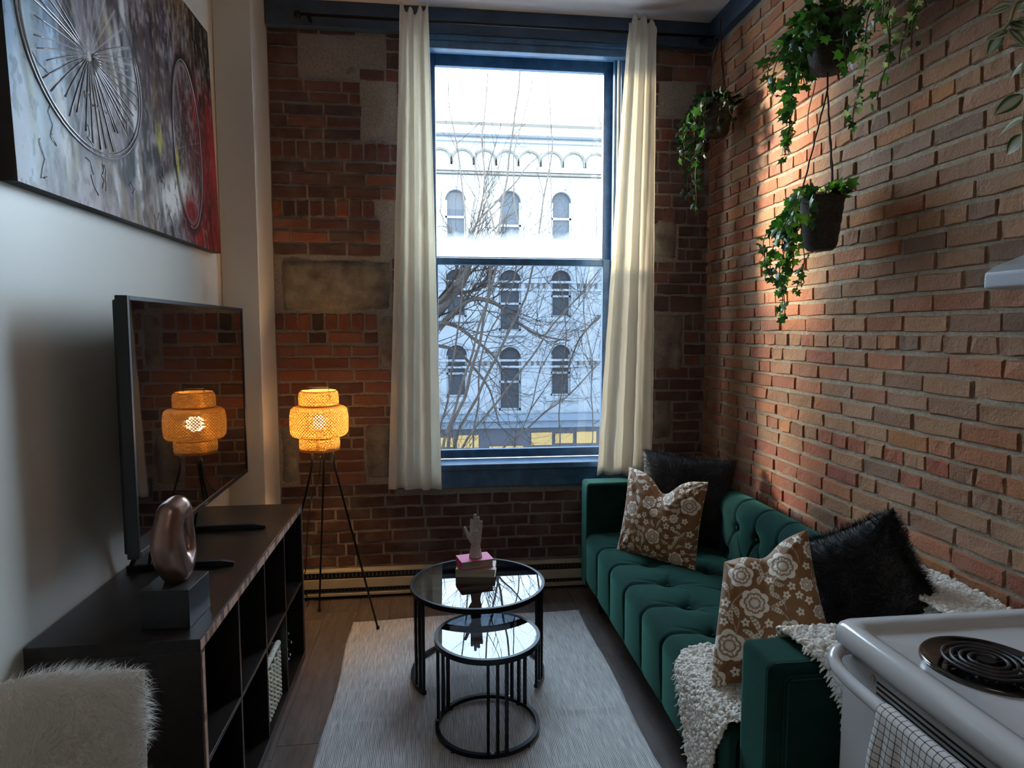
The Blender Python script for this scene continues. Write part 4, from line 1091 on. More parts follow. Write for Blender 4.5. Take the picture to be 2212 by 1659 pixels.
# cooktop: raised rounded rim round a sunken plate
def rrect(x0, x1, y0, y1, r, z, n=8):
    pts = []
    for cx, cy, a0 in ((x1-r, y0+r, -90), (x1-r, y1-r, 0), (x0+r, y1-r, 90), (x0+r, y0+r, 180)):
        for k in range(n+1): a = R(a0+90*k/n); pts.append((cx+r*math.cos(a), cy+r*math.sin(a), z))
    return pts
loops = []
for off, z, r in ((.004, .878, .028), (0, .884, .03), (-.002, .905, .032), (.004, .922, .032), (.014, .930, .03), (.030, .930, .026), (.046, .926, .024), (.054, .914, .022), (.060, .9105, .020), (.16, .9105, .02)):
    loops.append(rrect(KX0-.028+off, KX1+.005-off, KY0-.004+off, KY1+.004-off, r, z))
A = np.array(loops); m = MB().grid(A, wrap=True, flip=True); k0 = len(m.v)-A.shape[1]; m.f.append(tuple(range(k0, k0+A.shape[1])))
part('cooktop', m, M_WHITE, sv, smooth=True)
part('backguard', MB().box(KX1-.045, KX1+.004, KY0, KY1, .931, 1.10), M_WHITE, sv, bevel=.012, seg=3)
for ky in (.78, .90, 1.19, 1.31): part('knob', MB().tube([(KX1-.046, ky, 1.02), (KX1-.072, ky, 1.02)], [.022, .018], 20), M_WHITE, sv)
def burner(cx, cy, R_):
    b = part('drip_pan', MB().lathe([(.0, .9108), (R_*.80, .9108), (R_*.88, .9135), (R_*.93, .9180), (R_*.97, .9205), (R_, .9165), (R_*1.005, .9108)], cx, cy, 56), simple('black_enamel', (.006,.006,.008), .12, Coat_Weight=1.0), sv, smooth=True)
    pts = []; turns = 4.0; n = 150
    for i in range(n+1):
        a = 2*math.pi*turns*i/n; r = R_*.20+(R_*.72-R_*.20)*i/n; pts.append((cx+r*math.cos(a), cy+r*math.sin(a), .9235))
    part('coil', MB().tube(pts, R_*.034, 8), simple('burnt_coil', (.045, .045, .048), .45, .5), b, smooth=True)
    part('coil_cap', MB().lathe([(0, .926), (R_*.14, .926), (R_*.15, .922), (R_*.15, .9115)], cx, cy, 24), M_BLKMETAL, b)
    part('coil_support', MB().box(cx-R_*.75, cx+R_*.75, cy-.002, cy+.002, .913, .920).box(cx-.002, cx+.002, cy-R_*.75, cy+R_*.75, .913, .920), M_BLKMETAL, b)
burner(1.155, 1.205, .122); burner(1.135, .86, .098); burner(1.49, 1.225, .098); burner(1.49, .87, .122)
hp = [(KX0-.004, KY1-.030, .868), (KX0-.030, KY1-.033, .863), (KX0-.052, KY1-.055, .852), (KX0-.060, KY1-.10, .842), (KX0-.061, KY1-.20, .838), (KX0-.061, (KY0+KY1)/2, .838), (KX0-.061, KY0+.20, .838), (KX0-.060, KY0+.10, .842), (KX0-.052, KY0+.055, .852), (KX0-.030, KY0+.033, .863), (KX0-.004, KY0+.030, .868)]
hpts = smooth_path(hp, 8); m = MB()
m.tube(hpts, .0150, 14); part('handle', m, M_WHITE, sv, smooth=True)
for ky in (KY1-.12, KY0+.12): part('handle_screw', MB().tube([(KX0-.001, ky, .842), (KX0-.006, ky, .842)], .008, 14), M_CREAM, sv)
# towel over the handle
tm = Mat('checked_towel'); uv = tm.n('UVMap'); su = tm.n('SeparateXYZ'); tm.nt.links.new(uv.outputs[0], su.inputs[0])
def ln(v, per, w):
    f = tm.math('FRACT', tm.math('DIVIDE', v, per)); return tm.math('LESS_THAN', f, w/per)
g = tm.math('MAXIMUM', ln(su.outputs[0], .0155, .0022), ln(su.outputs[1], .0155, .0022))
both = tm.math('MULTIPLY', ln(su.outputs[0], .0155, .0022), ln(su.outputs[1], .0155, .0022))
tm.p(Base_Color=tm.mix(tm.math('ADD', tm.math('MULTIPLY', g, .78), tm.math('MULTIPLY', both, .22)), (.66, .65, .64), (.015, .015, .02)), Roughness=.9)
tm.bump(tm.noise(tm.world(), 700, 2), .1, .001)
hxc, hzc = KX0-.061, .838
nu, nv = 60, 50; A = np.zeros((nu+1, nv+1, 3)); UVc = np.zeros((nu+1, nv+1, 2))
for i in range(nu+1):
    s = i/nu*.74-.30          # metres along the towel, 0 at the top of the bar
    for j in range(nv+1):
        v = j/nv; y = 1.190-.30*v
        rr = .0185
        if abs(s) < rr*math.pi/2: a = s/rr; x, z = hxc-rr*math.sin(a), hzc+rr*math.cos(a)
        elif s > 0: x, z = hxc-rr-.010*sstep(0, .25, s)*(1+math.sin(v*15+.6)), hzc-(s-rr*math.pi/2)
        else: x, z = hxc+rr-.0, hzc+(s+rr*math.pi/2)
        fold = .007*math.sin(v*22+.7)*sstep(.02, .12, abs(s)); 
        A[i, j] = (x-abs(fold) if s > 0 else min(x, KX0-.003-.031*0), y+.006*math.sin(s*14+v*3)*sstep(0, .2, abs(s)), z); UVc[i, j] = (v*.30, s+.3)
m = MB().grid(A); me = m.mesh('dish_towel', True); ul = me.uv_layers.new(name='UVMap'); lv = np.zeros(len(me.loops), np.int32); me.loops.foreach_get('vertex_index', lv); ul.data.foreach_set('uv', UVc.reshape(-1, 2)[lv].ravel().astype(np.float32))
o = link('dish_towel', me, tm.m); tag(o, 'white dish towel with black grid checks over the stove handle', 'towel')
md = o.modifiers.new('thickness', 'SOLIDIFY'); md.thickness = .0012

# ---- range hood
hd = thing('range_hood', 'grey metal range hood corner on the right brick wall above the stove', 'range hood', (1.7, 1.05, 1.72))
prof = [(1.300, 1.715), (1.300, 1.752), (1.322, 1.768), (1.60, 1.872), (1.712, 1.872), (1.712, 1.715)]
m = MB(); vs = [(x, y, z) for y in (KY0, KY1+.005) for x, z in prof]; n = len(prof)
m.add(vs, [tuple(range(n)), tuple(range(2*n-1, n-1, -1))]+[(i, n+i, n+(i+1) % n, (i+1) % n) for i in range(n)])
part('canopy', m, M_HOOD, hd, bevel=.006, seg=3)
part('grease_filter', MB().box(1.36, 1.68, KY0+.1, KY1-.1, 1.711, 1.7148), M_DARKSLOT, hd)
part('duct_cover', MB().box(1.56, 1.712, .90, 1.20, 1.873, 2.2), M_HOOD, hd, bevel=.004)

# ---- canvas painting of wheels on the left wall
PY0, PY1, PZ0, PZ1 = 1.865, 3.505, 2.000, 3.070
ny, nz = 460, 300
Yg, Zg = np.meshgrid(np.linspace(0, 1, ny+1), np.linspace(0, 1, nz+1), indexing='ij')
yw, zw = PY0+(PY1-PY0)*Yg, PZ0+(PZ1-PZ0)*Zg
def pc(u, v): q = P(u, v, x=-1.052); return q.y, q.z
hub1, hub2 = pc(200, 122), pc(411, 314)
rad1 = (.37, .300); rad2 = (.135*1.9, .36)
streak = fbm(yw*34, zw*5, 1, 4); cloud = fbm(yw*5+9, zw*5, 2, 5); fine = fbm(yw*60, zw*26, 4, 3)
C = np.zeros(yw.shape+(3,))
def lay_(mask, c): 
    global C
    C = C*(1-mask[..., None])+np.array(c)*mask[..., None]
lay_(np.ones_like(yw), (.150, .120, .115))
lay_(.75*sstep(.40, .62, cloud), (.30, .265, .275)); lay_(.6*sstep(.5, .7, streak), (.10, .085, .085))
lay_(.85*(1-sstep(.02, .30, Yg+(cloud-.5)*.3)), (.36, .50, .66)); lay_(.7*(1-sstep(.0, .25, Zg))*(1-sstep(.2, .6, Yg)), (.44, .36, .36))
lay_(.85*sstep(.70, .95, Yg+(cloud-.5)*.35)*sstep(.60, .9, Zg), (.050, .058, .045)); lay_(.6*sstep(.5, .8, Yg)*sstep(.75, .95, Zg+(streak-.5)*.4)*(1-sstep(.8, .95, Yg)), (.20, .15, .10))
red = sstep(.76, .93, Yg+(streak-.5)*.22)*(1-sstep(.55, .80, Zg)); lay_(.92*red, (.22, .022, .026)); lay_(.8*red*sstep(.55, .65, streak), (.30, .03, .03))
def blob(u, v, ru, rv, c, k, s=.8, rot=0):
    y, z = pc(u, v); dy, dz = (yw-y), (zw-z); a, b = dy*math.cos(rot)+dz*math.sin(rot), -dy*math.sin(rot)+dz*math.cos(rot)
    lay_(k*np.exp(-((a/ru)**2+(b/rv)**2)**2)*sstep(.25, .6, fine*.5+streak*.5+.15), c)
blob(380, 425, .20, .085, (.62, .60, .56), .95, rot=.5); blob(300, 360, .26, .045, (.02, .02, .02), .9, rot=.45); blob(330, 395, .17, .03, (.05, .05, .05), .8, rot=.55)
blob(298, 270, .030, .36, (.66, .64, .62), .9); blob(285, 330, .05, .12, (.05, .05, .06), .8, rot=-.3); blob(62, 300, .06, .2, (.55, .62, .68), .7); blob(350, 300, .03, .06, (.42, .38, .08), .7); blob(388, 355, .02, .07, (.46, .42, .10), .9); blob(240, 60, .03, .05, (.40, .36, .12), .6); blob(165, 330, .03, .06, (.30, .28, .14), .6)
PRR = random.Random(12)
for k in range(110):
    v_ = PRR.uniform(0, 520); u_ = PRR.uniform(45, 470)
    if v_ > 395+(u_-36)*.36: continue
    c_ = PRR.choice([(.05,.045,.045), (.09,.065,.055), (.16,.10,.075), (.48,.44,.43), (.30,.25,.27), (.10,.10,.12), (.22,.17,.10), (.60,.58,.57)]) if u_ > 130 else PRR.choice([(.45,.60,.74), (.55,.66,.76), (.30,.36,.40), (.22,.24,.20)])
    if u_ > 400 and v_ > 180: c_ = PRR.choice([(.28,.02,.025), (.12,.015,.02), (.40,.04,.04), (.05,.04,.04)])
    blob(u_, v_, PRR.uniform(.008, .035), PRR.uniform(.04, .17), c_, PRR.uniform(.45, .85), rot=PRR.uniform(-.25, .35))
blob(415, 470, .10, .10, (.33, .03, .04), .7); blob(125, 400, .10, .07, (.20, .19, .21), .7, rot=.9); blob(75, 200, .02, .26, (.30, .30, .20), .5)
lay_(.22*sstep(.52, .75, fine), (.55, .52, .52)); lay_(.35*(1-sstep(.30, .42, fine)), (.05, .045, .05))
def ringpaint(hub, rd, w, c, k):
    r = np.hypot((yw-hub[0])/rd[0], (zw-hub[1])/rd[1]); lay_(k*np.exp(-((r-1)/w)**2), c)
ringpaint(hub1, (rad1[0]*1.02, rad1[1]*1.02), .030, (.10, .10, .12), .7); ringpaint(hub2, (.17, .37), .08, (.07, .05, .05), .8); ringpaint(hub2, (.15, .34), .03, (.30, .25, .25), .5)
for hub, ns, rd, k0 in ((hub1, 34, rad1, .5), (hub2, 40, (.16, .36), .6)):
    an = np.arctan2((zw-hub[1])/rd[1], (yw-hub[0])/rd[0]); r = np.hypot((yw-hub[0])/rd[0], (zw-hub[1])/rd[1])
    lay_(k0*np.exp(-(np.sin(an*ns/2+.3*np.sin(an*5))/.22)**2)*(r < .97)*(r > .06), (.48, .46, .47) if hub is hub1 else (.30, .27, .26))
pt = thing('wheel_painting', 'large canvas painting of spoked wheels in grey, blue and red on the left wall', 'painting', (-1.08, 2.68, 2.53))
tilt = .030
def canx(z): return -1.052 - tilt*(z-PZ0)/(PZ1-PZ0)*0.9
C = np.clip((C-.20)*1.35+.15, .006, .85); A = np.stack([canx(zw)+.0010*(fine-.5)+.0006*(streak-.5), yw, zw], -1)
part('painted_canvas', MB().grid(A), M_PAINT, pt, smooth=True, vcol=C.reshape(-1, 3))
m = MB().add([(-1.0975, PY0, PZ0), (-1.0975, PY1, PZ0), (-1.0975, PY1, PZ1), (-1.0975, PY0, PZ1), (canx(PZ0)-.0012, PY0, PZ0), (canx(PZ0)-.0012, PY1, PZ0), (canx(PZ1)-.0012, PY1, PZ1), (canx(PZ1)-.0012, PY0, PZ1)],
   [(0, 1, 2, 3), (7, 6, 5, 4), (0, 4, 5, 1), (1, 5, 6, 2), (2, 6, 7, 3), (3, 7, 4, 0)])
part('canvas_edge', m, simple('black_canvas_edge', (.022, .018, .016), .6), pt, 'black painted canvas edge')
def gel(pts, r): return MB().tube([(canx(z)+.0015, y, z) for y, z in pts], r, 6)
def ell(hub, rd, a0, a1, n=50): return [(hub[0]+rd[0]*math.cos(R(a)), hub[1]+rd[1]*math.sin(R(a))) for a in np.linspace(a0, a1, n) if PZ0+.01 < hub[1]+rd[1]*math.sin(R(a)) < PZ1-.004 and PY0+.01 < hub[0]+rd[0]*math.cos(R(a)) < PY1-.01]
for f in (1.0, .955): part('gel_rim', gel(ell(hub1, (rad1[0]*f, rad1[1]*f), 155, 385), .0032), M_GEL, pt, smooth=True)
part('gel_rim', gel(ell(hub2, (.165, .36), -100, 200), .0022), M_GEL, pt, smooth=True)
GR = random.Random(3)
for k in range(30):
    a = 150+ (390-150)*k/29 + GR.uniform(-3, 3); f = GR.uniform(.72, .95)
    e = (hub1[0]+rad1[0]*f*math.cos(R(a)), hub1[1]+rad1[1]*f*math.sin(R(a)))
    if e[1] < PZ1-.005 and e[0] > PY0+.01: part('gel_spoke', gel([(hub1[0]+(e[0]-hub1[0])*t, hub1[1]+(e[1]-hub1[1])*t+.006*math.sin(t*3)) for t in np.linspace(.07, 1, 7)], .0019), M_GEL, pt, smooth=True)
part('gel_hub', MB().tube([(canx(2.9)-.001, hub1[0], hub1[1]), (canx(2.9)+.009, hub1[0], hub1[1])], [.024, .015], 18), M_GEL, pt, smooth=True)
for k in range(22):
    y, z = GR.uniform(PY0+.05, PY1-.3), GR.uniform(PZ0+.04, PZ0+.40); pts = [(y, z)]
    for s in range(7): y += GR.uniform(-.018, .03); z += GR.uniform(-.034, .018); pts.append((min(max(y, PY0+.01), PY1-.01), max(PZ0+.008, z)))
    part('gel_drip', gel(pts, .0011), M_GEL, pt, smooth=True)

# ---- white fur covered chair, lower left corner
ch = thing('fur_chair', 'chair covered in white shaggy fur in the lower left corner, before the shelf unit', 'chair', (-.77, .98, 0))
TRc, BRc = P(312, 1436, y=1.22), P(352, 1659, y=1.20)
nx, nz = 26, 26; th_ = .035
def chair_pt(s, t):   # s 0 left..1 right, t 0 bottom..1 top
    zt = TRc.z+.010*math.sin(s*3)-.004; zl = .47
    right = lerp(-.505, TRc.x, t**.8); left = -1.03
    x = lerp(left, right, s); y = lerp(.985, 1.22, s)-.05*math.sin(s*math.pi)*-1+.06*t
    return x, y-.06, lerp(zl, zt+.006*math.sin(s*11), t)
Fa = np.array([[chair_pt(i/nx, j/nz) for j in range(nz+1)] for i in range(nx+1)])
U, V = np.meshgrid(np.linspace(-1, 1, nx+1), np.linspace(-1, 1, nz+1), indexing='ij')
T = th_*(np.clip(1-np.abs(U)**4, 0, 1)*np.clip(1-np.abs(V)**4, 0, 1))**.5
nrm = Vector((.235, -.52, .05)).normalized(); nr = np.array([.40, -.92, 0.0])/1.003
m = MB().grid(Fa+nr*T[..., None]).grid(Fa-nr*T[..., None], flip=True)
bkp = part('backrest', m, M_WFURB, ch, smooth=True)
f = furry(bkp, 60000, .030, M_WFUR, gravity=.75, width=.0009, lift=.55, seed=4, filt=lambda p: p.z > .60)
m = MB().box(-1.02, -.53, .62, 1.02, .42, .50); part('seat', m, M_WFURB, ch, bevel=.03, seg=3)
for x, y in ((-.98, .66), (-.57, .66), (-.98, .98), (-.57, .98)): part('leg', MB().tube([(x, y, .425), (x*1.0, y, .0005)], [.017, .012], 10), M_BLK, ch)

# ============================================================ HANGING PLANTS
def ivy_leaf_mesh(name, seed, elong=1.0):
    r = random.Random(seed)
    # five pointed lobes; stalk at the origin, blade along +Y, surface in XY
    out = [(0, 0), (.30, -.16), (.50, .10), (.34, .30), (.56, .62), (.22, .62), (0, 1.08), (-.22, .62), (-.56, .62), (-.34, .30), (-.50, .10), (-.30, -.16)]
    vs = [(x*r.uniform(.9, 1.1), y*elong*r.uniform(.93, 1.07), -.22*abs(x)+r.uniform(-.05, .05)-.12*y*y) for x, y in out]+[(0, .36, .04)]
    n = len(out); me = MB().add(vs, [(i, (i+1) % n, n) for i in range(n)]).mesh(name, True); me.materials.append(M_LEAF); return me
IVY = [ivy_leaf_mesh('leaf', s) for s in range(5)]
def place_leaf(me, root, p, d, size, colr, rr, face=None):
    d = Vector(d).normalized(); nrm = Vector(face) if face else Vector((rr.uniform(-1, .3), rr.uniform(-1, .6), rr.uniform(-.1, 1)))
    x = d.cross(nrm).normalized(); z = x.cross(d)
    o = bpy.data.objects.new('leaf', me); col.objects.link(o); o.parent = root
    o.matrix_basis = Matrix(((x.x*size, d.x*size, z.x*size, p[0]), (x.y*size, d.y*size, z.y*size, p[1]), (x.z*size, d.z*size, z.z*size, p[2]), (0, 0, 0, 1)))
    o.matrix_parent_inverse = Matrix.Translation(-root.location); o.color = tuple(colr)+(1,); return o
GREENS = [(.020, .075, .018), (.035, .115, .024), (.014, .048, .016), (.060, .18, .030), (.16, .32, .035)]  # last yellow-green puts sunlight into the leaf colour
def hanging_ivy(label, bc, r_top, r_bot, hgt, cords_to, strands, seed, leafsize=.048, group='hanging ivy baskets', nmax=290, hook=None, greens=GREENS, crown=46):
    rr = random.Random(seed); bx, by, bz = bc   # bz: rim height
    t = thing('hanging_plant', label, 'hanging plant', (bx, by, bz-hgt), group)
    pr = [(0, bz-hgt), (r_bot*.8, bz-hgt), (r_bot, bz-hgt+.012)]+[(r_bot+(r_top-r_bot)*(k/9)**.8+.0022*(k % 2), bz-hgt+.012+(hgt-.012)*k/9) for k in range(1, 10)]+[(r_top+.004, bz+.006), (r_top-.008, bz+.006), (r_top-.012, bz-.02), (0, bz-.02)]
    part('basket', MB().lathe(pr, bx, by, 28), M_BASKET, t, smooth=True)
    for k in range(3):
        a = 2*math.pi*k/3+.5; m = MB()
        p0 = Vector((bx+r_top*math.cos(a), by+r_top*math.sin(a), bz)); p1 = Vector(cords_to)
        pts = [p0.lerp(p1, q/14)+Vector((.0015*math.sin(q*2.2), .0015*math.cos(q*2.2), 0)) for q in range(15)]
        part('cord', m.tube(pts, .0030, 6), M_CORD, t)
    if hook: part('hook_cord', MB().tube([cords_to, tuple(Vector(cords_to).lerp(Vector(hook), .5)), hook], .0035, 6), M_CORD, t)
    cnt = 0
    for k in range(crown):
        a = rr.uniform(0, 6.28); q = r_top*math.sqrt(rr.random())*1.1
        p = Vector((bx+q*math.cos(a), by+q*math.sin(a), bz+rr.uniform(.0, .045)))
        if p.x > XR-.03: continue
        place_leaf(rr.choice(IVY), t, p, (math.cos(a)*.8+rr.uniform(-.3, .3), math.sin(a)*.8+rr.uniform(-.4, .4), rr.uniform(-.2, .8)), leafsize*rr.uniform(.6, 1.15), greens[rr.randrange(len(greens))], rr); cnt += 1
    strands = list(strands); rr.shuffle(strands)
    for (dx, dy, out, drop) in strands:
        if cnt > nmax-4: break
        v = Vector((dx, dy, 0)).normalized(); p = Vector((bx, by, bz-.005))+v*r_top*.8; pts = [p.copy()]
        n = max(4, int((out+drop)/.031)); pos = p.copy()
        for i in range(1, n+1):
            s = i/n; o_ = out*(1-math.exp(-4.5*s))
            pos = p+v*o_+Vector((.010*math.sin(i*.55+seed+dx*9), .012*math.sin(i*.43+dy*7), .035*math.sin(min(1, s*5)*math.pi)-drop*max(0, s-.06)))
            pos.x = min(pos.x, XR-.025); pos.y = min(pos.y, YB-.04); pts.append(pos.copy())
        part('vine', MB().tube(pts, [.0022]*len(pts), 5), M_VINE, t)
        for i in range(1, len(pts)):
            if cnt >= nmax: break
            for rep in range(1 if rr.random() < .62 else 2):
                if cnt >= nmax: break
                q = pts[i]+Vector((rr.uniform(-.018, .018), rr.uniform(-.018, .018), rr.uniform(-.012, .012)))
                sz = leafsize*rr.uniform(.6, 1.15)*(1-.30*i/len(pts)); q.x = min(q.x, XR-.03)
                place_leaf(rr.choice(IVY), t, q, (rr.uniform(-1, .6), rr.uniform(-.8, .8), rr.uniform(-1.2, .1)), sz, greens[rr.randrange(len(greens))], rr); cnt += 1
    return t
SR = random.Random(44)
def fan(n, a0, a1, out, d0, d1):
    res = []
    for k in range(n):
        a = R(a0+(a1-a0)*(k+.5)/n+SR.uniform(-8, 8)); res.append((math.cos(a), math.sin(a), out*SR.uniform(.6, 1.2), SR.uniform(d0, d1)))
    return res
hanging_ivy('trailing ivy in a dark basket hanging lowest on the right brick wall', (1.545, 2.50, 2.135), .082, .058, .20, (1.535, 2.475, 2.545),
   fan(9, 75, 235, .13, .12, .40)+[(-.35, .95, .10, .50), (-.3, .9, .12, .46), (-.6, .8, .09, .40), (.0, 1, .16, .02), (-.2, 1, .17, .06), (-.5, .8, .06, .30)], 1, group='hanging ivy baskets', hook=(1.53, 2.47, 2.62))
hanging_ivy('dense dark ivy in a basket hanging directly above the lowest ivy basket', (1.53, 2.47, 2.80), .088, .062, .19, (1.53, 2.47, 3.30),
   fan(12, 70, 275, .14, .12, .40)+fan(4, 100, 220, .07, .10, .22)+[(-.3, .95, .12, .48), (-.5, .85, .10, .42), (-.2, 1, .14, .46)], 2, leafsize=.055, hook=(1.53, 2.47, ZC-.001), greens=GREENS[:4])
hanging_ivy('dim ivy basket hanging in the far right corner beside the curtain', (1.585, 3.60, 2.86), .085, .06, .17, (1.60, 3.62, 3.24),
   fan(10, 90, 270, .13, .10, .50)+[(-.7, -.2, .07, .62), (-.8, .1, .08, .56)], 3, leafsize=.052, hook=(1.60, 3.62, 3.335), greens=[(.012, .040, .016), (.018, .055, .020), (.010, .032, .014)])  # darkened greens: the corner's shade is put into the leaf colour
hanging_ivy('small leaved variegated ivy hanging at the top edge beyond the striped leaf plant', (1.50, 1.86, 2.78), .10, .07, .17, (1.50, 1.86, 3.22),
   fan(13, 80, 250, .10, .10, .34)+[(-.5, .9, .15, .46), (-.45, .9, .16, .52), (-.3, 1, .10, .44), (.2, 1, .08, .28)], 4, leafsize=.034, hook=(1.50, 1.86, ZC-.001), greens=[(.03, .10, .024), (.05, .15, .03), (.42, .44, .34), (.30, .36, .24), (.02, .06, .02)])
# striped long-leaved plant, upper right
stp = thing('striped_leaf_plant', 'trailing plant with large cream striped leaves at the top right edge', 'hanging plant', (1.42, 1.50, 2.66))
sx_, sy_, sz_ = 1.45, 1.50, 2.86
part('basket', MB().lathe([(0, sz_-.17), (.06, sz_-.17), (.07, sz_-.16), (.095, sz_), (.085, sz_), (.08, sz_-.02), (0, sz_-.02)], sx_, sy_, 28), M_BASKET, stp, smooth=True)
for k in range(3):
    a = 2*math.pi*k/3; part('cord', MB().tube([(sx_+.09*math.cos(a), sy_+.09*math.sin(a), sz_), (sx_, sy_, 3.25)], .003, 6), M_CORD, stp)
part('hook_cord', MB().tube([(sx_, sy_, 3.25), (sx_, sy_, ZC-.001)], .0035, 6), M_CORD, stp)
M_STRIPE = attr_mat('striped_leaf', .4)
def stripe_leaf(kind):
    ny, nx = 10, 6; vs = []; cs = []; m = MB(); A = np.zeros((ny+1, nx+1, 3)); vc = []
    for i in range(ny+1):
        t = i/ny; w = .29*math.sin(math.pi*t**.8)**.9
        for j in range(nx+1):
            s = j/nx*2-1; A[i, j] = (s*w, t, -.20*t*t+.10*s*s*w*2)
            a = abs(s); cream = (a < .34) if kind else (a > .55 or a < .05)
            vc.append((.50, .50, .36) if cream else (.035, .13, .030))
    m.grid(A); me = m.mesh('leaf', True, np.array(vc)); me.materials.append(M_STRIPE); return me
SL = [stripe_leaf(0), stripe_leaf(1)]
def at_px(u, v, x): return P(u, v, x=x)
SRR = random.Random(9)
vine1 = [at_px(u, v, xx) for u, v, xx in ((2240, -60, 1.44), (2195, 10, 1.36), (2182, 45, 1.35), (2160, 72, 1.35))]
vine2 = [at_px(u, v, xx) for u, v, xx in ((2260, -60, 1.40), (2228, 60, 1.38), (2218, 150, 1.37), (2214, 220, 1.37), (2210, 300, 1.37), (2209, 345, 1.37))]
vine3 = [at_px(u, v, xx) for u, v, xx in ((2280, -70, 1.45), (2246, 60, 1.44), (2240, 170, 1.43), (2236, 260, 1.42))]
for vn in (vine1, vine2, vine3):
    sp0 = Vector((sx_-.06, sy_-.02, sz_+.01)); part('vine', MB().tube(smooth_path([sp0]+vn, 5), .0032, 6), simple('pale_vine', (.25, .24, .10), .6), stp, smooth=True)
LL = [((2185, 12), (2148, 22)), ((2184, 48), (2215, 30)), ((2170, 70), (2128, 118)), ((2180, 62), (2222, 92)), ((2180, 66), (2150, 75)), ((2218, 60), (2180, 42)), ((2214, 140), (2172, 170)), ((2216, 150), (2240, 180)), ((2211, 205), (2146, 246)), ((2211, 258), (2148, 288)), ((2211, 290), (2168, 335)), ((2214, 100), (2185, 92)), ((2236, 120), (2210, 160)), ((2240, 200), (2225, 260)), ((2200, 20), (2238, -5)), ((2225, 0), (2190, -30)), ((2190, 0), (2150, -20))]
for k, ((u0, v0), (u1, v1)) in enumerate(LL):
    a = at_px(u0, v0, 1.365+.01*(k % 3)); b = at_px(u1, v1, 1.345+.012*(k % 4)); d = b-a
    b = a+(b-a); nrm = Vector((-.45+SRR.uniform(-.3, .3), -.85, .35+SRR.uniform(-.3, .3)))
    o = bpy.data.objects.new('leaf', SL[1 if k in (2, 8, 10) else 0]); col.objects.link(o); o.parent = stp; L_ = max(.05, d.length); d = d.normalized(); x = d.cross(nrm).normalized(); z = x.cross(d)
    o.matrix_basis = Matrix(((x.x*L_*.95, d.x*L_, z.x*L_, a.x), (x.y*L_*.95, d.y*L_, z.y*L_, a.y), (x.z*L_*.95, d.z*L_, z.z*L_, a.z), (0, 0, 0, 1))); o.matrix_parent_inverse = Matrix.Translation(-stp.location)
for k in range(26):
    a = SRR.uniform(0, 6.28); p = Vector((sx_+.05*math.cos(a), sy_+.05*math.sin(a), sz_+.01)); d = Vector((math.cos(a), math.sin(a), SRR.uniform(-.3, .9))).normalized(); x = d.cross(Vector((0, .2, 1))).normalized(); z = x.cross(d); L_ = SRR.uniform(.07, .11)
    if p.x+d.x*L_ > XR-.03: continue
    o = bpy.data.objects.new('leaf', SL[0]); col.objects.link(o); o.parent = stp
    o.matrix_basis = Matrix(((x.x*L_, d.x*L_, z.x*L_, p.x), (x.y*L_, d.y*L_, z.y*L_, p.y), (x.z*L_, d.z*L_, z.z*L_, p.z), (0, 0, 0, 1))); o.matrix_parent_inverse = Matrix.Translation(-stp.location)

# ============================================================ BARE TREES OUTSIDE
BR = random.Random(77)
def twigs(m, p, d, L_, r, depth, rnd, bend=.25, up=.04):
    n = 6; pts = [Vector(p)]; q = Vector(p); dd = Vector(d).normalized(); rs = [r]
    for i in range(n):
        dd = (dd+Vector((rnd.uniform(-1, 1), rnd.uniform(-1, 1), rnd.uniform(-1, 1)))*bend*.5+Vector((0, 0, up))).normalized()
        q = q+dd*L_/n; pts.append(q.copy()); rs.append(r*(1-.75*(i+1)/n))
        if depth > 0 and i > 0 and rnd.random() < .85:
            sd_ = (dd+Vector((rnd.uniform(-1, 1), rnd.uniform(-.6, .6), rnd.uniform(-.7, 1)))*.95).normalized()
            twigs(m, q, sd_, L_*rnd.uniform(.38, .62), r*.55, depth-1, rnd, bend, up)
    m.tube(pts, rs, 3, cap=False)
def tree(name, label, stems, base, seed, twig_n, tw_len, ymid):
    rnd = random.Random(seed); t = thing(name, label, 'tree', base, None); tw = MB()
    for st_, r0, r1 in stems:
        ctrl = [P(u, v, y=yy) for u, v, yy in st_]; pts = smooth_path(ctrl, 6)
        rs = [r0+(r1-r0)*i/(len(pts)-1) for i in range(len(pts))]
        wob = [q+Vector((mn.noise(q*2.0)*.05, 0, mn.noise(q*2+Vector((4, 4, 4)))*.05)) for q in pts]
        part('branch', MB().tube(wob, rs, 7), M_BARK, t, smooth=True)
        for _ in range(twig_n):
            i = rnd.randrange(2, len(wob)-1)
            if wob[i].z > 2.9 and rnd.random() < (.45 if seed == 5 else .8): continue
            d = (wob[i+1]-wob[i]).normalized()
            sd_ = (d*.7+Vector((rnd.uniform(-1, 1), rnd.uniform(-.5, .5), rnd.uniform(-.5, 1)))).normalized()
            twigs(tw, wob[i], sd_, tw_len*rnd.uniform(.4, 1.1), max(.006, rs[i]*.32), 2, rnd)
    part('twigs', tw, M_TWIG, t, kind='stuff')
    return t
Ys = 9.0
S = lambda pts, r0, r1, y=Ys: ([(u, v, y+dy) for u, v, dy in pts], r0, r1)
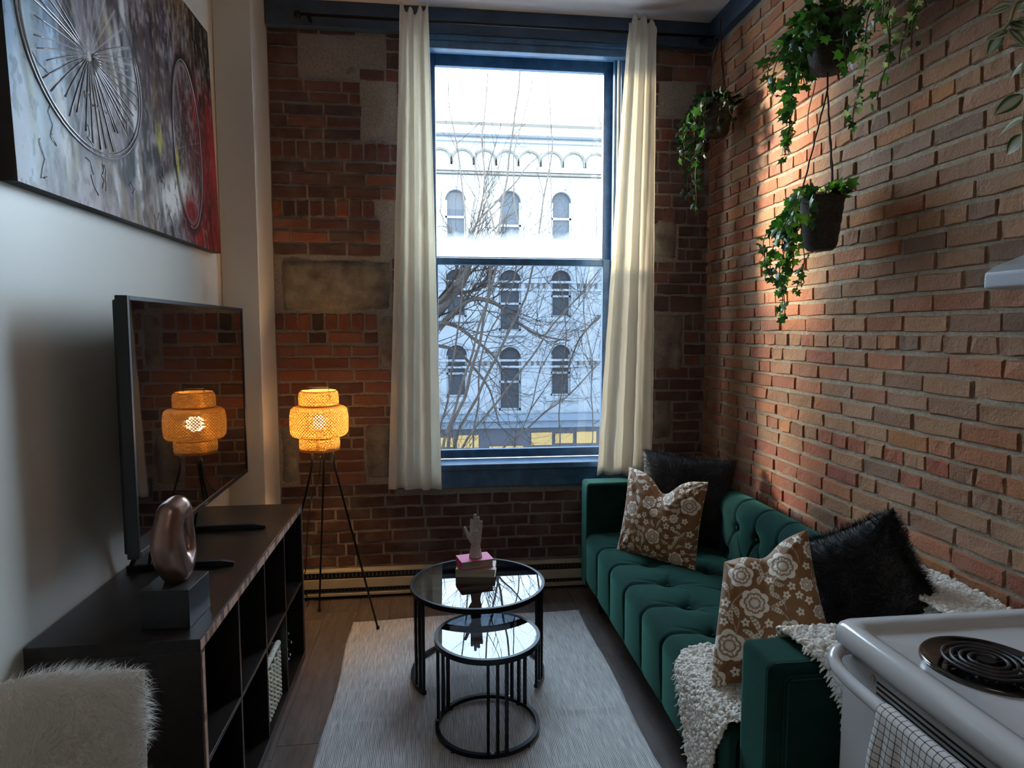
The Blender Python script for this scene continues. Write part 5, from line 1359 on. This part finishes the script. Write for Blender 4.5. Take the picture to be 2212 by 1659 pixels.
stems = [S([(985, 1900, 0), (968, 1200, 0), (962, 985, 0), (1000, 860, 0), (1040, 720, 0), (1066, 570, .2), (1085, 450, .3), (1102, 320, .3), (1120, 175, .3), (1130, 40, .3), (1140, -120, .3)], .030, .006),
 S([(990, 1900, .1), (975, 1200, .1), (972, 990, .1), (1060, 800, .2), (1112, 690, .3), (1150, 590, .4), (1172, 450, .5), (1190, 330, .6), (1186, 235, .6), (1170, 60, .6)], .026, .005),
 S([(995, 1900, -.2), (980, 1200, -.2), (985, 1000, -.2), (1090, 850, -.1), (1200, 695, .1), (1290, 590, .2), (1380, 470, .3)], .022, .006),
 S([(1000, 1900, .3), (1000, 1250, .3), (1060, 1010, .3), (1150, 920, .4), (1240, 840, .5), (1340, 730, .6), (1420, 620, .6)], .019, .006),
 S([(980, 1900, -.4), (960, 1200, -.4), (955, 985, -.4), (985, 880, -.4), (1025, 740, -.4), (1075, 560, -.3), (1052, 400, -.3), (1040, 300, -.3), (1052, 170, -.3), (1056, 0, -.3)], .024, .005),
 S([(975, 1900, .5), (952, 1200, .5), (948, 980, .5), (968, 840, .5), (1000, 640, .5), (1005, 500, .5), (990, 330, .5), (975, 240, .5), (960, 100, .5), (950, -80, .5)], .020, .004),
 S([(1150, 1900, .9), (1190, 1200, .9), (1205, 985, .9), (1212, 850, .9), (1222, 700, .9), (1200, 560, .9), (1192, 400, .9), (1182, 240, .9)], .014, .004),
 S([(1040, 1900, .2), (1020, 1200, .2), (1022, 1000, .2), (1035, 840, .2), (1048, 740, .2), (1100, 640, .2), (1120, 540, .2), (1108, 360, .2), (1150, 180, .2), (1200, 20, .2), (1240, -150, .2)], .016, .004),
 S([(1250, 1900, 1.2), (1265, 1200, 1.2), (1275, 980, 1.2), (1278, 800, 1.2), (1262, 650, 1.2), (1290, 480, 1.2), (1285, 320, 1.2)], .012, .004),
 S([(1090, 1900, .2), (1100, 1200, .2), (1105, 1000, .2), (1150, 870, .2), (1185, 760, .2), (1260, 640, .2), (1330, 540, .2)], .013, .004)]
tree('shrub_tree', 'many stemmed bare young tree with slender shoots fanning up outside the window', stems, tuple(P(985, 1900, y=Ys)), 5, 11, 1.1, Ys)
limb = [S([(700, 1500, 3), (760, 900, 3), (860, 740, 3), (945, 665, 3), (985, 625, 3), (1008, 585, 3), (1006, 555, 3), (990, 520, 3)], .20, .03),
 S([(945, 712, 3), (985, 668, 3), (1030, 645, 3), (1075, 660, 3), (1115, 695, 3), (1170, 725, 3), (1230, 735, 3)], .06, .010),
 S([(900, 725, 3), (950, 700, 2.9), (1000, 715, 2.9), (1050, 750, 2.9), (1085, 800, 2.9), (1100, 880, 2.9)], .05, .010),
 S([(860, 760, 3.2), (950, 745, 3.2), (1020, 790, 3.2), (1060, 850, 3.2), (1080, 920, 3.2)], .04, .010),
 S([(1420, 600, 3.5), (1300, 680, 3.5), (1262, 720, 3.5), (1232, 780, 3.5), (1215, 870, 3.5)], .03, .008),
 S([(985, 625, 3), (1020, 500, 3), (1090, 420, 3), (1170, 330, 3)], .035, .006),
 S([(1460, 1400, 3.5), (1450, 900, 3.5), (1420, 600, 3.5), (1340, 420, 3.5), (1290, 250, 3.5)], .06, .01)]
tree('old_tree', 'large old bare tree with a thick crooked limb at the left of the window view', limb, tuple(P(760, 1500, y=Ys+3)), 8, 22, 1.6, Ys+3)
